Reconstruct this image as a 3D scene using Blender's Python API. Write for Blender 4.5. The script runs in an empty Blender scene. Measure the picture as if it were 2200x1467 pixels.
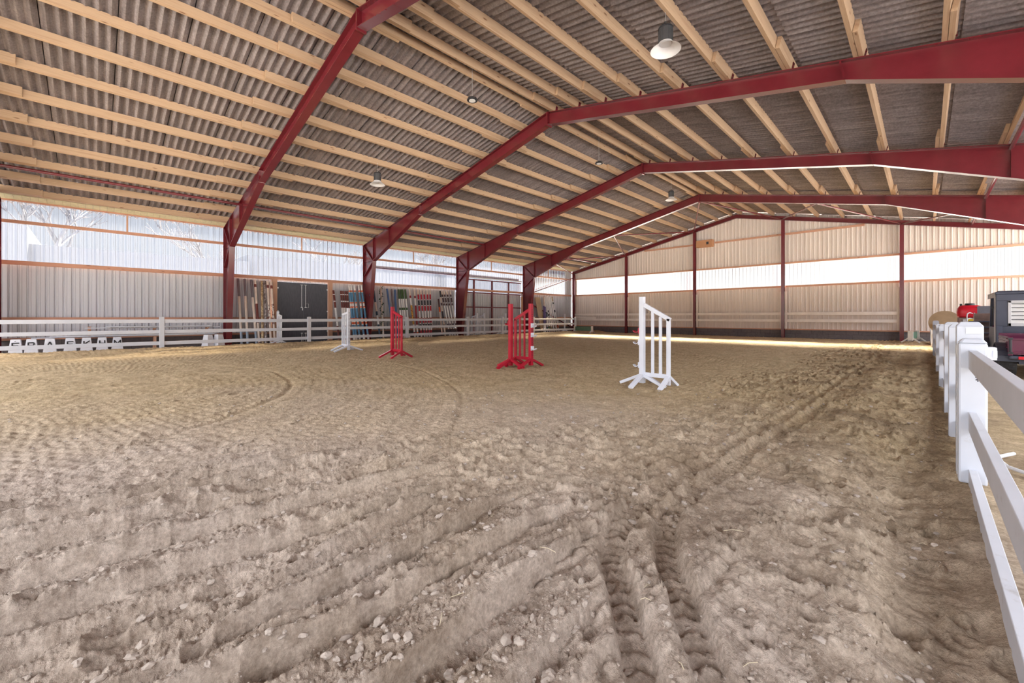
import bpy, math, random
import numpy as np
from mathutils import Vector, Matrix

random.seed(7)
SC = bpy.context.scene
COL = SC.collection
PI = math.pi

# ------------------------------------------------------------------ camera
F_PX, TH, Y0, CAM_H = 893.1, 0.782, 680.84, 1.1813
cd = bpy.data.cameras.new('camera')
cd.sensor_fit = 'HORIZONTAL'; cd.sensor_width = 36.0
cd.lens = 36.0 * F_PX / 2200.0
cd.shift_y = (Y0 - 1467 / 2) / 2200.0 * -1.0 * -1.0
cd.shift_y = -(1467 / 2 - Y0) / 2200.0
cd.clip_start = 0.05; cd.clip_end = 500
cam = bpy.data.objects.new('camera', cd); COL.objects.link(cam)
cam.location = (0, 0, CAM_H); cam.rotation_euler = (PI / 2, 0, TH)
SC.camera = cam

# ------------------------------------------------------------------ light
w = bpy.data.worlds.new('sky'); SC.world = w; w.use_nodes = True
wn = w.node_tree; bg = wn.nodes['Background']
tc = wn.nodes.new('ShaderNodeTexCoord'); sp = wn.nodes.new('ShaderNodeSeparateXYZ')
rp = wn.nodes.new('ShaderNodeValToRGB')
wn.links.new(tc.outputs['Generated'], sp.inputs[0]); wn.links.new(sp.outputs['Z'], rp.inputs[0])
# bright high overcast above a dimmer band near the horizon
rp.color_ramp.elements[0].position = .185; rp.color_ramp.elements[0].color = (.122, .128, .138, 1)
rp.color_ramp.elements[1].position = .30; rp.color_ramp.elements[1].color = (.88, .93, 1.0, 1)
wn.links.new(rp.outputs[0], bg.inputs[0]); bg.inputs[1].default_value = 6.6
sun = bpy.data.lights.new('sun', 'SUN'); sun.energy = 62.0; sun.color = (1.0, .86, .62); sun.angle = math.radians(12)
so = bpy.data.objects.new('sun', sun); COL.objects.link(so)
so.rotation_euler = Vector((.95, -1.62, -1)).to_track_quat('-Z', 'Y').to_euler()
so.location = (-30, 40, 30)
vs = SC.view_settings
vs.view_transform = 'Standard'; vs.look = 'None'; vs.exposure = 0.22; vs.gamma = 1.0; vs.use_curve_mapping = False
cy = SC.cycles
cy.max_bounces = 8; cy.diffuse_bounces = 5; cy.glossy_bounces = 3; cy.transparent_max_bounces = 12
cy.transmission_bounces = 4; cy.caustics_reflective = False; cy.caustics_refractive = False
cy.use_denoising = True; cy.sample_clamp_indirect = 8.0

# ------------------------------------------------------------------ key dimensions (metres)
XL, XRW, YG = -20.74, 4.35, 27.96           # left wall, right wall, gable wall
RX = -8.2                                   # ridge
FY = [-2.13, 3.87, 9.87, 15.87, 21.87, 27.75]
ZT, SL = 7.44, .211                         # top of rafters at ridge, roof slope
def ztop(X): return ZT - SL * abs(X - RX)
ZG1, ZG2, ZE = 2.925, 4.24, 4.93            # left girts, head of glazing
_s, _c = math.sin(TH), math.cos(TH)
def at_X(px, X):                            # Y of the point of plane X that stands at image column px
    u = (px - 1100) / F_PX
    return X * (_c + u * _s) / (u * _c - _s)
def zof(py, X, Y):
    return CAM_H - (py - Y0) / F_PX * (-_s * X + _c * Y)

# ------------------------------------------------------------------ materials
def new_mat(name):
    m = bpy.data.materials.new(name); m.use_nodes = True
    nt = m.node_tree; return m, nt, nt.nodes['Principled BSDF']
def noise(nt, scale, detail=4, vec=None, rough=.55):
    n = nt.nodes.new('ShaderNodeTexNoise'); n.inputs['Scale'].default_value = scale
    n.inputs['Detail'].default_value = detail; n.inputs['Roughness'].default_value = rough
    if vec is not None: nt.links.new(vec, n.inputs['Vector'])
    return n
def objvec(nt, scale=(1, 1, 1), rnd=True):
    t = nt.nodes.new('ShaderNodeTexCoord'); mp = nt.nodes.new('ShaderNodeMapping')
    mp.inputs['Scale'].default_value = scale
    nt.links.new(t.outputs['Object'], mp.inputs['Vector'])
    if rnd:
        oi = nt.nodes.new('ShaderNodeObjectInfo'); mu = nt.nodes.new('ShaderNodeMath'); mu.operation = 'MULTIPLY'
        mu.inputs[1].default_value = 37.0
        nt.links.new(oi.outputs['Random'], mu.inputs[0]); nt.links.new(mu.outputs[0], mp.inputs['Location'])
    return mp.outputs[0]
def ramp(nt, fac, stops):
    r = nt.nodes.new('ShaderNodeValToRGB'); cr = r.color_ramp
    while len(cr.elements) < len(stops): cr.elements.new(.5)
    for e, (p, c) in zip(cr.elements, stops): e.position = p; e.color = (*c, 1)
    nt.links.new(fac, r.inputs[0]); return r.outputs[0]
def bump(nt, b, h, dist=.01, strength=.5):
    bn = nt.nodes.new('ShaderNodeBump'); bn.inputs['Distance'].default_value = dist
    bn.inputs['Strength'].default_value = strength
    nt.links.new(h, bn.inputs['Height']); nt.links.new(bn.outputs[0], b.inputs['Normal'])
def paint(name, col, rough=.5, var=.12, scale=6, stretch=(1, 1, 1), bmp=.002, metallic=0, dirt=None, dpos=(.55, .7)):
    m, nt, b = new_mat(name)
    v = objvec(nt, stretch); n = noise(nt, scale, 5, v)
    lo = tuple(c * (1 - var) for c in col); hi = tuple(min(1, c * (1 + var)) for c in col)
    c = ramp(nt, n.outputs[0], [(.3, lo), (.7, hi)])
    if dirt is not None:
        n2 = noise(nt, scale * 2.5, 8, v, .7)
        f = ramp(nt, n2.outputs[0], [(dpos[0], (0, 0, 0)), (dpos[1], (1, 1, 1))])
        mx = nt.nodes.new('ShaderNodeMixRGB'); nt.links.new(f, mx.inputs[0]); nt.links.new(c, mx.inputs[1])
        mx.inputs[2].default_value = (*dirt, 1); c = mx.outputs[0]
    nt.links.new(c, b.inputs['Base Color']); b.inputs['Roughness'].default_value = rough
    b.inputs['Metallic'].default_value = metallic
    if bmp: bump(nt, b, n.outputs[0], bmp, .4)
    return m
def wood(name, c1, c2, axis=1, rough=.65):
    m, nt, b = new_mat(name)
    st = [14, 14, 14]; st[axis] = .55
    v = objvec(nt, tuple(st)); n = noise(nt, 1.6, 6, v, .6)
    st2 = [9, 9, 9]; st2[axis] = 2.4
    v2 = objvec(nt, tuple(st2)); vo = nt.nodes.new('ShaderNodeTexVoronoi'); vo.inputs['Scale'].default_value = .75
    nt.links.new(v2, vo.inputs['Vector'])
    c = ramp(nt, n.outputs[0], [(.25, c1), (.5, c2), (.75, tuple(x * .86 for x in c2))])
    k = ramp(nt, vo.outputs['Distance'], [(.055, (1, 1, 1)), (.13, (0, 0, 0))])
    mx = nt.nodes.new('ShaderNodeMixRGB'); nt.links.new(k, mx.inputs[0]); nt.links.new(c, mx.inputs[1])
    mx.inputs[2].default_value = (c1[0] * .55, c1[1] * .42, c1[2] * .35, 1)
    nt.links.new(mx.outputs[0], b.inputs['Base Color']); b.inputs['Roughness'].default_value = rough
    bump(nt, b, n.outputs[0], .002, .4)
    return m
M = {}
M['red'] = paint('red_steel_paint', (.15, .015, .023), .24, .1, 3, bmp=0)
_b = M['red'].node_tree.nodes['Principled BSDF']; _b.inputs['Coat Weight'].default_value = .35; _b.inputs['Coat Roughness'].default_value = .22; _b.inputs['Coat IOR'].default_value = 1.6
M['purlin'] = wood('purlin_timber', (.41, .255, .16), (.55, .375, .245))
M['girt'] = wood('girt_timber', (.44, .20, .13), (.60, .31, .21))
M['girtx'] = wood('gable_girt_timber', (.50, .26, .17), (.64, .36, .25), 0)
M['board'] = wood('board_timber', (.44, .22, .14), (.62, .36, .25), 2)
M['whitewood'] = paint('white_vinyl', (.61, .625, .685), .32, .05, 3, bmp=.0006, dirt=(.42, .38, .35), dpos=(.62, .76))
M['rail'] = paint('weathered_white_rail', (.58, .58, .62), .4, .06, 3, (1, 1, 1), .0008, dirt=(.36, .33, .31), dpos=(.58, .78))
M['oldwhite'] = paint('old_white_paint', (.76, .74, .72), .5, .06, 4, dirt=(.45, .38, .32), dpos=(.64, .74))
M['whitemetal'] = paint('white_gloss_paint', (.78, .79, .86), .3, .04, 4, bmp=0, dirt=(.5, .45, .40), dpos=(.68, .8))
M['kick'] = paint('kickboard_paint', (.94, .89, .85), .6, .06, 3)
M['jumpred'] = paint('jump_red_paint', (.47, .008, .030), .32, .06, 5, bmp=0, dirt=(.45, .22, .2), dpos=(.68, .8))
M['black'] = paint('black_plastic', (.03, .03, .035), .45, .2, 8, bmp=0)
M['dark'] = paint('door_dark_board', (.075, .078, .10), .5, .18, 5, (1, 6, 1), .001)
M['zinc'] = paint('zinc_metal', (.62, .62, .64), .35, .1, 20, bmp=0, metallic=.6)
M['concrete'] = None
M['cream'] = paint('cream_foam_strip', (.74, .68, .44), .8, .1, 8)
M['lampwhite'] = paint('lamp_shade_white', (.80, .78, .80), .4, .03, 4, bmp=0)
M['lampgrey'] = paint('lamp_body_grey', (.13, .13, .14), .3, .1, 9, bmp=0, metallic=.5)
M['green'] = paint('green_plank_paint', (.11, .22, .155), .6, .15, 6)
M['osb'] = paint('chipboard', (.52, .27, .15), .8, .25, 40)
M['tan'] = paint('tan_board', (.42, .31, .20), .8, .1, 5)
M['utvpurple'] = paint('maroon_body_paint', (.13, .018, .055), .25, .1, 3, bmp=0, dirt=(.40, .28, .26), dpos=(.6, .75))
M['utvdark'] = paint('dark_cab_plastic', (.065, .07, .10), .45, .12, 5, bmp=.001)
M['utvpale'] = paint('pale_grey_cab_panel', (.62, .60, .60), .5, .06, 5, bmp=.001)
M['rubber'] = paint('black_rubber', (.035, .033, .034), .8, .3, 20, bmp=.004)
M['tankred'] = paint('red_tank_plastic', (.68, .012, .03), .28, .06, 4, bmp=0)
M['yellow'] = paint('yellow_sticker', (.75, .52, .03), .5, .05, 5, bmp=0)
M['brownmetal'] = paint('brown_grey_metal', (.25, .16, .13), .55, .2, 8)
M['glasslamp'] = paint('lamp_lens_white', (.85, .86, .88), .2, .02, 4, bmp=0)
M['leaf'] = paint('plastic_leaf_green', (.03, .075, .04), .6, .3, 10, bmp=0)
M['hedge'] = paint('bare_tree_bark', (.17, .165, .18), .9, .2, 5)
M['shed'] = paint('pale_shed_sheet', (.15, .155, .175), .6, .05, .5)

def concrete():
    m, nt, b = new_mat('concrete_block')
    t = nt.nodes.new('ShaderNodeTexCoord'); g = nt.nodes.new('ShaderNodeNewGeometry')
    sx = nt.nodes.new('ShaderNodeSeparateXYZ'); nt.links.new(t.outputs['Object'], sx.inputs[0])
    ad = nt.nodes.new('ShaderNodeMath'); nt.links.new(sx.outputs[0], ad.inputs[0]); nt.links.new(sx.outputs[1], ad.inputs[1])
    cb = nt.nodes.new('ShaderNodeCombineXYZ'); nt.links.new(ad.outputs[0], cb.inputs[0]); nt.links.new(sx.outputs[2], cb.inputs[1])
    br = nt.nodes.new('ShaderNodeTexBrick'); nt.links.new(cb.outputs[0], br.inputs['Vector'])
    br.inputs['Color1'].default_value = (.20, .18, .19, 1); br.inputs['Color2'].default_value = (.235, .21, .215, 1)
    br.inputs['Mortar'].default_value = (.15, .135, .14, 1); br.inputs['Scale'].default_value = 1
    br.inputs['Brick Width'].default_value = .5; br.inputs['Row Height'].default_value = .24; br.inputs['Mortar Size'].default_value = .008
    n = noise(nt, 12, 6, t.outputs['Object']); mx = nt.nodes.new('ShaderNodeMixRGB'); mx.blend_type = 'MULTIPLY'
    mx.inputs[0].default_value = .5; nt.links.new(br.outputs[0], mx.inputs[1]); nt.links.new(n.outputs[0], mx.inputs[2])
    nt.links.new(mx.outputs[0], b.inputs['Base Color']); b.inputs['Roughness'].default_value = .9
    bump(nt, b, n.outputs[0], .005, .5); return m
M['concrete'] = concrete()
def sheetmat(name, col, rough=.38, dirtc=(.35, .28, .25)):
    m, nt, b = new_mat(name)
    t = nt.nodes.new('ShaderNodeTexCoord')
    mp = nt.nodes.new('ShaderNodeMapping'); mp.inputs['Scale'].default_value = (4, 4, .25)
    nt.links.new(t.outputs['Object'], mp.inputs[0])
    n = noise(nt, 1.2, 5, mp.outputs[0]); n2 = noise(nt, 9, 8, t.outputs['Object'], .75)
    c = ramp(nt, n.outputs[0], [(.3, tuple(x * .93 for x in col)), (.7, tuple(x * 1.05 for x in col))])
    f = ramp(nt, n2.outputs[0], [(.70, (0, 0, 0)), (.80, (.6, .6, .6))])
    mx = nt.nodes.new('ShaderNodeMixRGB'); nt.links.new(f, mx.inputs[0]); nt.links.new(c, mx.inputs[1]); mx.inputs[2].default_value = (*dirtc, 1)
    nt.links.new(mx.outputs[0], b.inputs['Base Color']); b.inputs['Roughness'].default_value = rough
    return m
M['sheet_l'] = sheetmat('grey_wall_sheet', (.56, .56, .61))
M['sheet_g'] = sheetmat('gable_sheet_warm_lit', (.77, .70, .66))  # sheet like the left wall's, the warm brighter light put into its colour
def roofmat():
    m, nt, b = new_mat('fibre_cement_roof')
    t = nt.nodes.new('ShaderNodeTexCoord')
    mp = nt.nodes.new('ShaderNodeMapping'); mp.inputs['Scale'].default_value = (.6, 5, 1)
    nt.links.new(t.outputs['Object'], mp.inputs[0])
    n = noise(nt, 1.5, 6, mp.outputs[0], .65); n2 = noise(nt, 22, 6, t.outputs['Object'], .7)
    mxf = nt.nodes.new('ShaderNodeMixRGB'); mxf.inputs[0].default_value = .5
    nt.links.new(n.outputs[0], mxf.inputs[1]); nt.links.new(n2.outputs[0], mxf.inputs[2])
    c = ramp(nt, mxf.outputs[0], [(.36, (.135, .113, .12)), (.5, (.23, .196, .203)), (.66, (.38, .33, .335))])
    nt.links.new(c, b.inputs['Base Color']); b.inputs['Roughness'].default_value = .55
    bump(nt, b, n2.outputs[0], .006, .5); return m
M['roof'] = roofmat()
def glazing(name, tr, dif, tint, dcol):
    m, nt, b = new_mat(name); nt.nodes.remove(b)
    out = nt.nodes['Material Output']
    T = nt.nodes.new('ShaderNodeBsdfTransparent'); T.inputs[0].default_value = (*tint, 1)
    L = nt.nodes.new('ShaderNodeBsdfTranslucent'); L.inputs[0].default_value = (*dcol, 1)
    D = nt.nodes.new('ShaderNodeBsdfDiffuse'); D.inputs[0].default_value = (*dcol, 1)
    G = nt.nodes.new('ShaderNodeBsdfGlossy'); G.inputs['Roughness'].default_value = .15
    m1 = nt.nodes.new('ShaderNodeMixShader'); m1.inputs[0].default_value = .35
    nt.links.new(L.outputs[0], m1.inputs[1]); nt.links.new(D.outputs[0], m1.inputs[2])
    m2 = nt.nodes.new('ShaderNodeMixShader')
    t = nt.nodes.new('ShaderNodeTexCoord'); mp = nt.nodes.new('ShaderNodeMapping'); mp.inputs['Scale'].default_value = (3, 3, .15)
    nt.links.new(t.outputs['Object'], mp.inputs[0]); n = noise(nt, 2.5, 5, mp.outputs[0])
    mr = nt.nodes.new('ShaderNodeMapRange'); mr.inputs['From Min'].default_value = .3; mr.inputs['From Max'].default_value = .7
    mr.inputs['To Min'].default_value = 1 - tr - .08; mr.inputs['To Max'].default_value = 1 - tr + .08
    nt.links.new(n.outputs[0], mr.inputs[0]); nt.links.new(mr.outputs[0], m2.inputs[0])
    nt.links.new(T.outputs[0], m2.inputs[1]); nt.links.new(m1.outputs[0], m2.inputs[2])
    lw = nt.nodes.new('ShaderNodeLayerWeight'); lw.inputs[0].default_value = .25
    m3 = nt.nodes.new('ShaderNodeMixShader'); nt.links.new(lw.outputs['Fresnel'], m3.inputs[0])
    nt.links.new(m2.outputs[0], m3.inputs[1]); nt.links.new(G.outputs[0], m3.inputs[2])
    nt.links.new(m3.outputs[0], out.inputs[0]); return m
M['glaze_l'] = glazing('clear_ribbed_glazing', .68, 0, (.93, .95, 1), (.095, .10, .12))
M['glaze_g'] = glazing('translucent_gable_glazing', .72, 0, (.98, .99, 1), (.13, .133, .135))
def sandmat():
    m, nt, b = new_mat('arena_sand')
    t = nt.nodes.new('ShaderNodeTexCoord'); o = t.outputs['Object']
    big = noise(nt, .35, 4, o); mid = noise(nt, 3.2, 6, o, .65); fine = noise(nt, 55, 6, o, .7); gr = noise(nt, 260, 3, o, .7)
    base = ramp(nt, mid.outputs[0], [(.32, (.47, .35, .205)), (.68, (.68, .52, .325))])
    dry = ramp(nt, mid.outputs[0], [(.3, (.51, .41, .34)), (.7, (.67, .55, .46))])
    sx = nt.nodes.new('ShaderNodeSeparateXYZ'); nt.links.new(o, sx.inputs[0])
    # dry, paler sand on the worn ground nearest the gate (a soil difference, broken up by noise)
    ln = nt.nodes.new('ShaderNodeVectorMath'); ln.operation = 'DISTANCE'; nt.links.new(o, ln.inputs[0]); ln.inputs[1].default_value = (-1.6, -1.2, 0)
    ma = nt.nodes.new('ShaderNodeMath'); ma.operation = 'MULTIPLY_ADD'; ma.inputs[1].default_value = 7.0
    nt.links.new(big.outputs[0], ma.inputs[0]); nt.links.new(ln.outputs['Value'], ma.inputs[2])
    mr = nt.nodes.new('ShaderNodeMapRange'); mr.inputs['From Min'].default_value = 6; mr.inputs['From Max'].default_value = 11
    mr.inputs['To Min'].default_value = 1; mr.inputs['To Max'].default_value = 0; nt.links.new(ma.outputs[0], mr.inputs[0])
    mx = nt.nodes.new('ShaderNodeMixRGB'); nt.links.new(mr.outputs[0], mx.inputs[0]); nt.links.new(base, mx.inputs[1]); nt.links.new(dry, mx.inputs[2])
    dn = noise(nt, 1.1, 5, o, .6)
    mk = nt.nodes.new('ShaderNodeMapRange'); mk.inputs['From Min'].default_value = -2.6; mk.inputs['From Max'].default_value = -1.4
    nt.links.new(sx.outputs[0], mk.inputs[0])
    df = ramp(nt, dn.outputs[0], [(.46, (0, 0, 0)), (.64, (.62, .62, .62))])
    mq = nt.nodes.new('ShaderNodeMath'); mq.operation = 'MULTIPLY'; nt.links.new(df, mq.inputs[0]); nt.links.new(mk.outputs[0], mq.inputs[1])
    # churned brown soil along the foot of the right fence
    fx = nt.nodes.new('ShaderNodeMath'); fx.operation = 'MULTIPLY_ADD'; fx.inputs[1].default_value = .5; nt.links.new(dn.outputs[0], fx.inputs[0]); nt.links.new(sx.outputs[0], fx.inputs[2])
    fr = ramp(nt, fx.outputs[0], [(-.0, (0, 0, 0)), (.20, (.38, .38, .38)), (.32, (.38, .38, .38)), (.50, (0, 0, 0))])
    mz = nt.nodes.new('ShaderNodeMath'); mz.operation = 'MAXIMUM'; nt.links.new(mq.outputs[0], mz.inputs[0]); nt.links.new(fr, mz.inputs[1])
    md = nt.nodes.new('ShaderNodeMixRGB'); nt.links.new(mz.outputs[0], md.inputs[0]); nt.links.new(mx.outputs[0], md.inputs[1]); md.inputs[2].default_value = (.27, .185, .115, 1)
    mx = md
    f2 = ramp(nt, fine.outputs[0], [(.32, (.70, .68, .66)), (.68, (1.22, 1.22, 1.22))])
    md2 = noise(nt, 14, 5, o, .7); f3 = ramp(nt, md2.outputs[0], [(.34, (.76, .73, .70)), (.6, (1.10, 1.10, 1.10))])
    mf = nt.nodes.new('ShaderNodeMixRGB'); mf.blend_type = 'MULTIPLY'; mf.inputs[0].default_value = 1; nt.links.new(f2, mf.inputs[1]); nt.links.new(f3, mf.inputs[2]); f2 = mf.outputs[0]
    mm = nt.nodes.new('ShaderNodeMixRGB'); mm.blend_type = 'MULTIPLY'; mm.inputs[0].default_value = 1
    nt.links.new(mx.outputs[0], mm.inputs[1]); nt.links.new(f2, mm.inputs[2])
    nt.links.new(mm.outputs[0], b.inputs['Base Color']); b.inputs['Roughness'].default_value = .95
    b.inputs['Specular IOR Level'].default_value = .15
    ad = nt.nodes.new('ShaderNodeMath'); ad.operation = 'MULTIPLY_ADD'; ad.inputs[1].default_value = .35
    nt.links.new(gr.outputs[0], ad.inputs[0]); nt.links.new(fine.outputs[0], ad.inputs[2])
    bump(nt, b, ad.outputs[0], .016, 1.0); return m
M['sand'] = sandmat()
_pc = {}
def pole_mat(key):
    if key not in _pc:
        col = dict(cream=(.72, .60, .52), white=(.80, .78, .78), grey=(.17, .15, .17), slate=(.27, .33, .42), brown=(.16, .035, .028),
                   birch=(.50, .45, .44), raw=(.62, .49, .30), blue=(.10, .25, .43), orange=(.72, .12, .03), navy=(.035, .07, .11),
                   royal=(.07, .14, .32), taupe=(.17, .12, .13), green=(.055, .11, .04), maroon=(.25, .012, .022), red=(.48, .02, .04),
                   ink=(.035, .035, .045), choc=(.075, .035, .042), purple=(.10, .06, .22), flaky=(.17, .035, .03), yell=(.30, .03, .02))[key]
        d = {'birch': (.10, .07, .07), 'flaky': (.80, .74, .66), 'yell': (.75, .45, .05), 'raw': (.30, .19, .1)}.get(key)
        _pc[key] = paint('pole_' + key, col, .5, .1, 7, (1, 1, .5), .001, 0, d if d else tuple(x * .5 for x in col), (.46, .52) if d else (.66, .76))
    return _pc[key]

# ------------------------------------------------------------------ mesh helpers
class MB:
    def __init__(s): s.v = []; s.f = []; s.m = []; s.mi = 0
    def add(s, vs_, fs_):
        n = len(s.v); s.v += [tuple(v) for v in vs_]; s.f += [tuple(n + i for i in f) for f in fs_]; s.m += [s.mi] * len(fs_); return s
    def box(s, c, d, R=None):
        h = [x / 2 for x in d]; P = []
        for z in (-1, 1):
            for x, y in ((-1, -1), (1, -1), (1, 1), (-1, 1)):
                v = Vector((x * h[0], y * h[1], z * h[2]))
                if R is not None: v = R @ v
                P.append(v + Vector(c))
        return s.add(P, [(3, 2, 1, 0), (4, 5, 6, 7), (0, 1, 5, 4), (1, 2, 6, 5), (2, 3, 7, 6), (3, 0, 4, 7)])
    def bb(s, x0, x1, y0, y1, z0, z1):
        return s.box(((x0 + x1) / 2, (y0 + y1) / 2, (z0 + z1) / 2), (abs(x1 - x0), abs(y1 - y0), abs(z1 - z0)))
    def bar(s, a, b, w, h, side=None):          # w across (horizontal side), h the other
        a = Vector(a); b = Vector(b); d = b - a; L = d.length; d.normalize()
        sd = Vector(side) if side is not None else d.cross(Vector((0, 0, 1)))
        if sd.length < 1e-4: sd = Vector((1, 0, 0))
        sd = (sd - d * sd.dot(d)).normalized(); up = sd.cross(d).normalized()
        P = []
        for q in (a, b):
            for i, j in ((-1, -1), (1, -1), (1, 1), (-1, 1)): P.append(q + sd * (i * w / 2) + up * (j * h / 2))
        return s.add(P, [(3, 2, 1, 0), (4, 5, 6, 7), (0, 1, 5, 4), (1, 2, 6, 5), (2, 3, 7, 6), (3, 0, 4, 7)])
    def tube(s, pts, r, n=10, cap=True, rs=None):
        pts = [Vector(p) for p in pts]; base = len(s.v); prev = None; P = []; F = []
        for i, p in enumerate(pts):
            t = (pts[min(i + 1, len(pts) - 1)] - pts[max(i - 1, 0)]).normalized()
            if prev is None:
                a = Vector((0, 0, 1)) if abs(t.z) < .9 else Vector((1, 0, 0)); prev = (a - t * a.dot(t)).normalized()
            else: prev = (prev - t * prev.dot(t)).normalized()
            q = t.cross(prev); rr = rs[i] if rs else r
            for k in range(n):
                an = 2 * PI * k / n; P.append(p + prev * (math.cos(an) * rr) + q * (math.sin(an) * rr))
        for i in range(len(pts) - 1):
            for k in range(n):
                k2 = (k + 1) % n; F.append((i * n + k, i * n + k2, (i + 1) * n + k2, (i + 1) * n + k))
        if cap: F.append(tuple(range(n - 1, -1, -1))); F.append(tuple((len(pts) - 1) * n + k for k in range(n)))
        return s.add(P, F)
    def lathe(s, prof, c=(0, 0, 0), n=32, ax='z'):
        P = []; F = []
        for r, z in prof:
            for k in range(n):
                a = 2 * PI * k / n
                q = (r * math.cos(a), r * math.sin(a), z) if ax == 'z' else (z, r * math.cos(a), r * math.sin(a))
                P.append((q[0] + c[0], q[1] + c[1], q[2] + c[2]))
        for i in range(len(prof) - 1):
            for k in range(n):
                k2 = (k + 1) % n; F.append((i * n + k, i * n + k2, (i + 1) * n + k2, (i + 1) * n + k))
        return s.add(P, F)
    def prism(s, poly, axis, a, b):             # poly of 2D points extruded along axis from a to b
        def mk(p, t):
            if axis == 'y': return (p[0], t, p[1])
            if axis == 'x': return (t, p[0], p[1])
            return (p[0], p[1], t)
        n = len(poly); P = [mk(p, a) for p in poly] + [mk(p, b) for p in poly]
        F = [tuple(range(n)), tuple(range(2 * n - 1, n - 1, -1))] + [(i, n + i, n + (i + 1) % n, (i + 1) % n) for i in range(n)]
        return s.add(P, F)
def obj(name, mb, mat, parent=None, loc=None, bevel=0, smooth=False, mats=None):
    me = bpy.data.meshes.new(name); me.from_pydata(mb.v, [], mb.f)
    for mm in (mats or [mat]): me.materials.append(mm)
    if mats: me.polygons.foreach_set('material_index', mb.m)
    me.validate(); me.update()
    import bmesh
    bm = bmesh.new(); bm.from_mesh(me); bmesh.ops.recalc_face_normals(bm, faces=bm.faces); bm.to_mesh(me); bm.free()
    if smooth:
        for p in me.polygons: p.use_smooth = True
        try: me.set_sharp_from_angle(angle=math.radians(40))
        except Exception: pass
    o = bpy.data.objects.new(name, me); COL.objects.link(o)
    if parent is not None: o.parent = parent
    if loc is not None: o.location = loc
    if bevel:
        b = o.modifiers.new('bevel', 'BEVEL'); b.width = bevel; b.segments = 2; b.limit_method = 'ANGLE'
    return o
def tag(o, label, cat, group=None):
    o['label'] = label; o['category'] = cat
    if group: o['group'] = group
    return o
def thing(name, label, cat, loc=(0, 0, 0), rz=0, group=None):
    o = bpy.data.objects.new(name, None); o.empty_display_size = .2; COL.objects.link(o)
    o.location = loc; o.rotation_euler = (0, 0, rz); return tag(o, label, cat, group)
def struct(name, mb, mat, **k):
    o = obj(name, mb, mat, **k); o['kind'] = 'structure'; return o
def dup(root, loc, rz=None, label=None, group=None):
    r = root.copy(); COL.objects.link(r); r.location = loc
    if rz is not None: r.rotation_euler = (0, 0, rz)
    if label: r['label'] = label
    if group: r['group'] = group
    for ch in list(root.children):
        c = ch.copy(); COL.objects.link(c); c.parent = r
        for g in list(ch.children):
            d = g.copy(); COL.objects.link(d); d.parent = c
    return r

# ------------------------------------------------------------------ sand: one height function, one mesh
def _h(ix, iy, s):
    ix = ix.astype(np.int64); iy = iy.astype(np.int64)
    n = (ix * 374761393 + iy * 668265263 + s * 2147483647) & 0xffffffff
    n = ((n ^ (n >> 13)) * 1274126177) & 0xffffffff
    n = ((n ^ (n >> 16)) * 2246822519) & 0xffffffff
    return ((n ^ (n >> 15)) & 0xffffff) / float(0xffffff)
def vnoise(x, y, s):
    ix = np.floor(x); iy = np.floor(y); fx = x - ix; fy = y - iy
    fx = fx * fx * fx * (fx * (fx * 6 - 15) + 10); fy = fy * fy * fy * (fy * (fy * 6 - 15) + 10)
    a = _h(ix, iy, s); b = _h(ix + 1, iy, s); c = _h(ix, iy + 1, s); d = _h(ix + 1, iy + 1, s)
    return (a + (b - a) * fx) * (1 - fy) + (c + (d - c) * fx) * fy
def fbm(x, y, s, o=4, g=.5):
    t = 0; a = 1; m = 0
    for i in range(o):
        t = t + a * (vnoise(x, y, s + i * 17) - .5); m += a; a *= g; x, y = x * 2.03 + y * .21 + 3.1, y * 2.03 - x * .1 + 1.7
    return t / m
def sst(e0, e1, x):
    t = np.clip((x - e0) / (e1 - e0), 0, 1); return t * t * (3 - 2 * t)
def prints(x, y, s, cell, r0, r1, asp, prob, ang=None, rim=.5):
    """hoof or shoe prints: one jittered oval per cell, a bowl with a pushed-up rim; returns depth in -1..+rim"""
    cx = np.floor(x / cell); cy_ = np.floor(y / cell); best = np.zeros_like(x)
    for dx in (-1, 0, 1):
        for dy in (-1, 0, 1):
            ix = cx + dx; iy = cy_ + dy
            on = _h(ix, iy, s + 5) < prob
            px_ = (ix + .15 + .7 * _h(ix, iy, s)) * cell; py_ = (iy + .15 + .7 * _h(ix, iy, s + 1)) * cell
            a = (_h(ix, iy, s + 2) * 2 * PI) if ang is None else ang + (_h(ix, iy, s + 2) - .5) * .9
            r = r0 + (r1 - r0) * _h(ix, iy, s + 3)
            ca = np.cos(a); sa = np.sin(a)
            lx = ((x - px_) * ca + (y - py_) * sa) / asp; ly = -(x - px_) * sa + (y - py_) * ca
            q = np.sqrt(lx * lx + ly * ly) / r
            bowl = -np.clip(1 - q ** 2.6, 0, 1) * (.75 + .35 * np.clip(lx / r, -1, 1))
            rm = rim * np.exp(-((q - 1.22) / .2) ** 2) * (.65 - .5 * np.clip(lx / r, -1, 1))
            val = (bowl + rm) * on * (.45 + .55 * _h(ix, iy, s + 4))
            best = np.where(np.abs(val) > np.abs(best), val, best)
    return best
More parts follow.
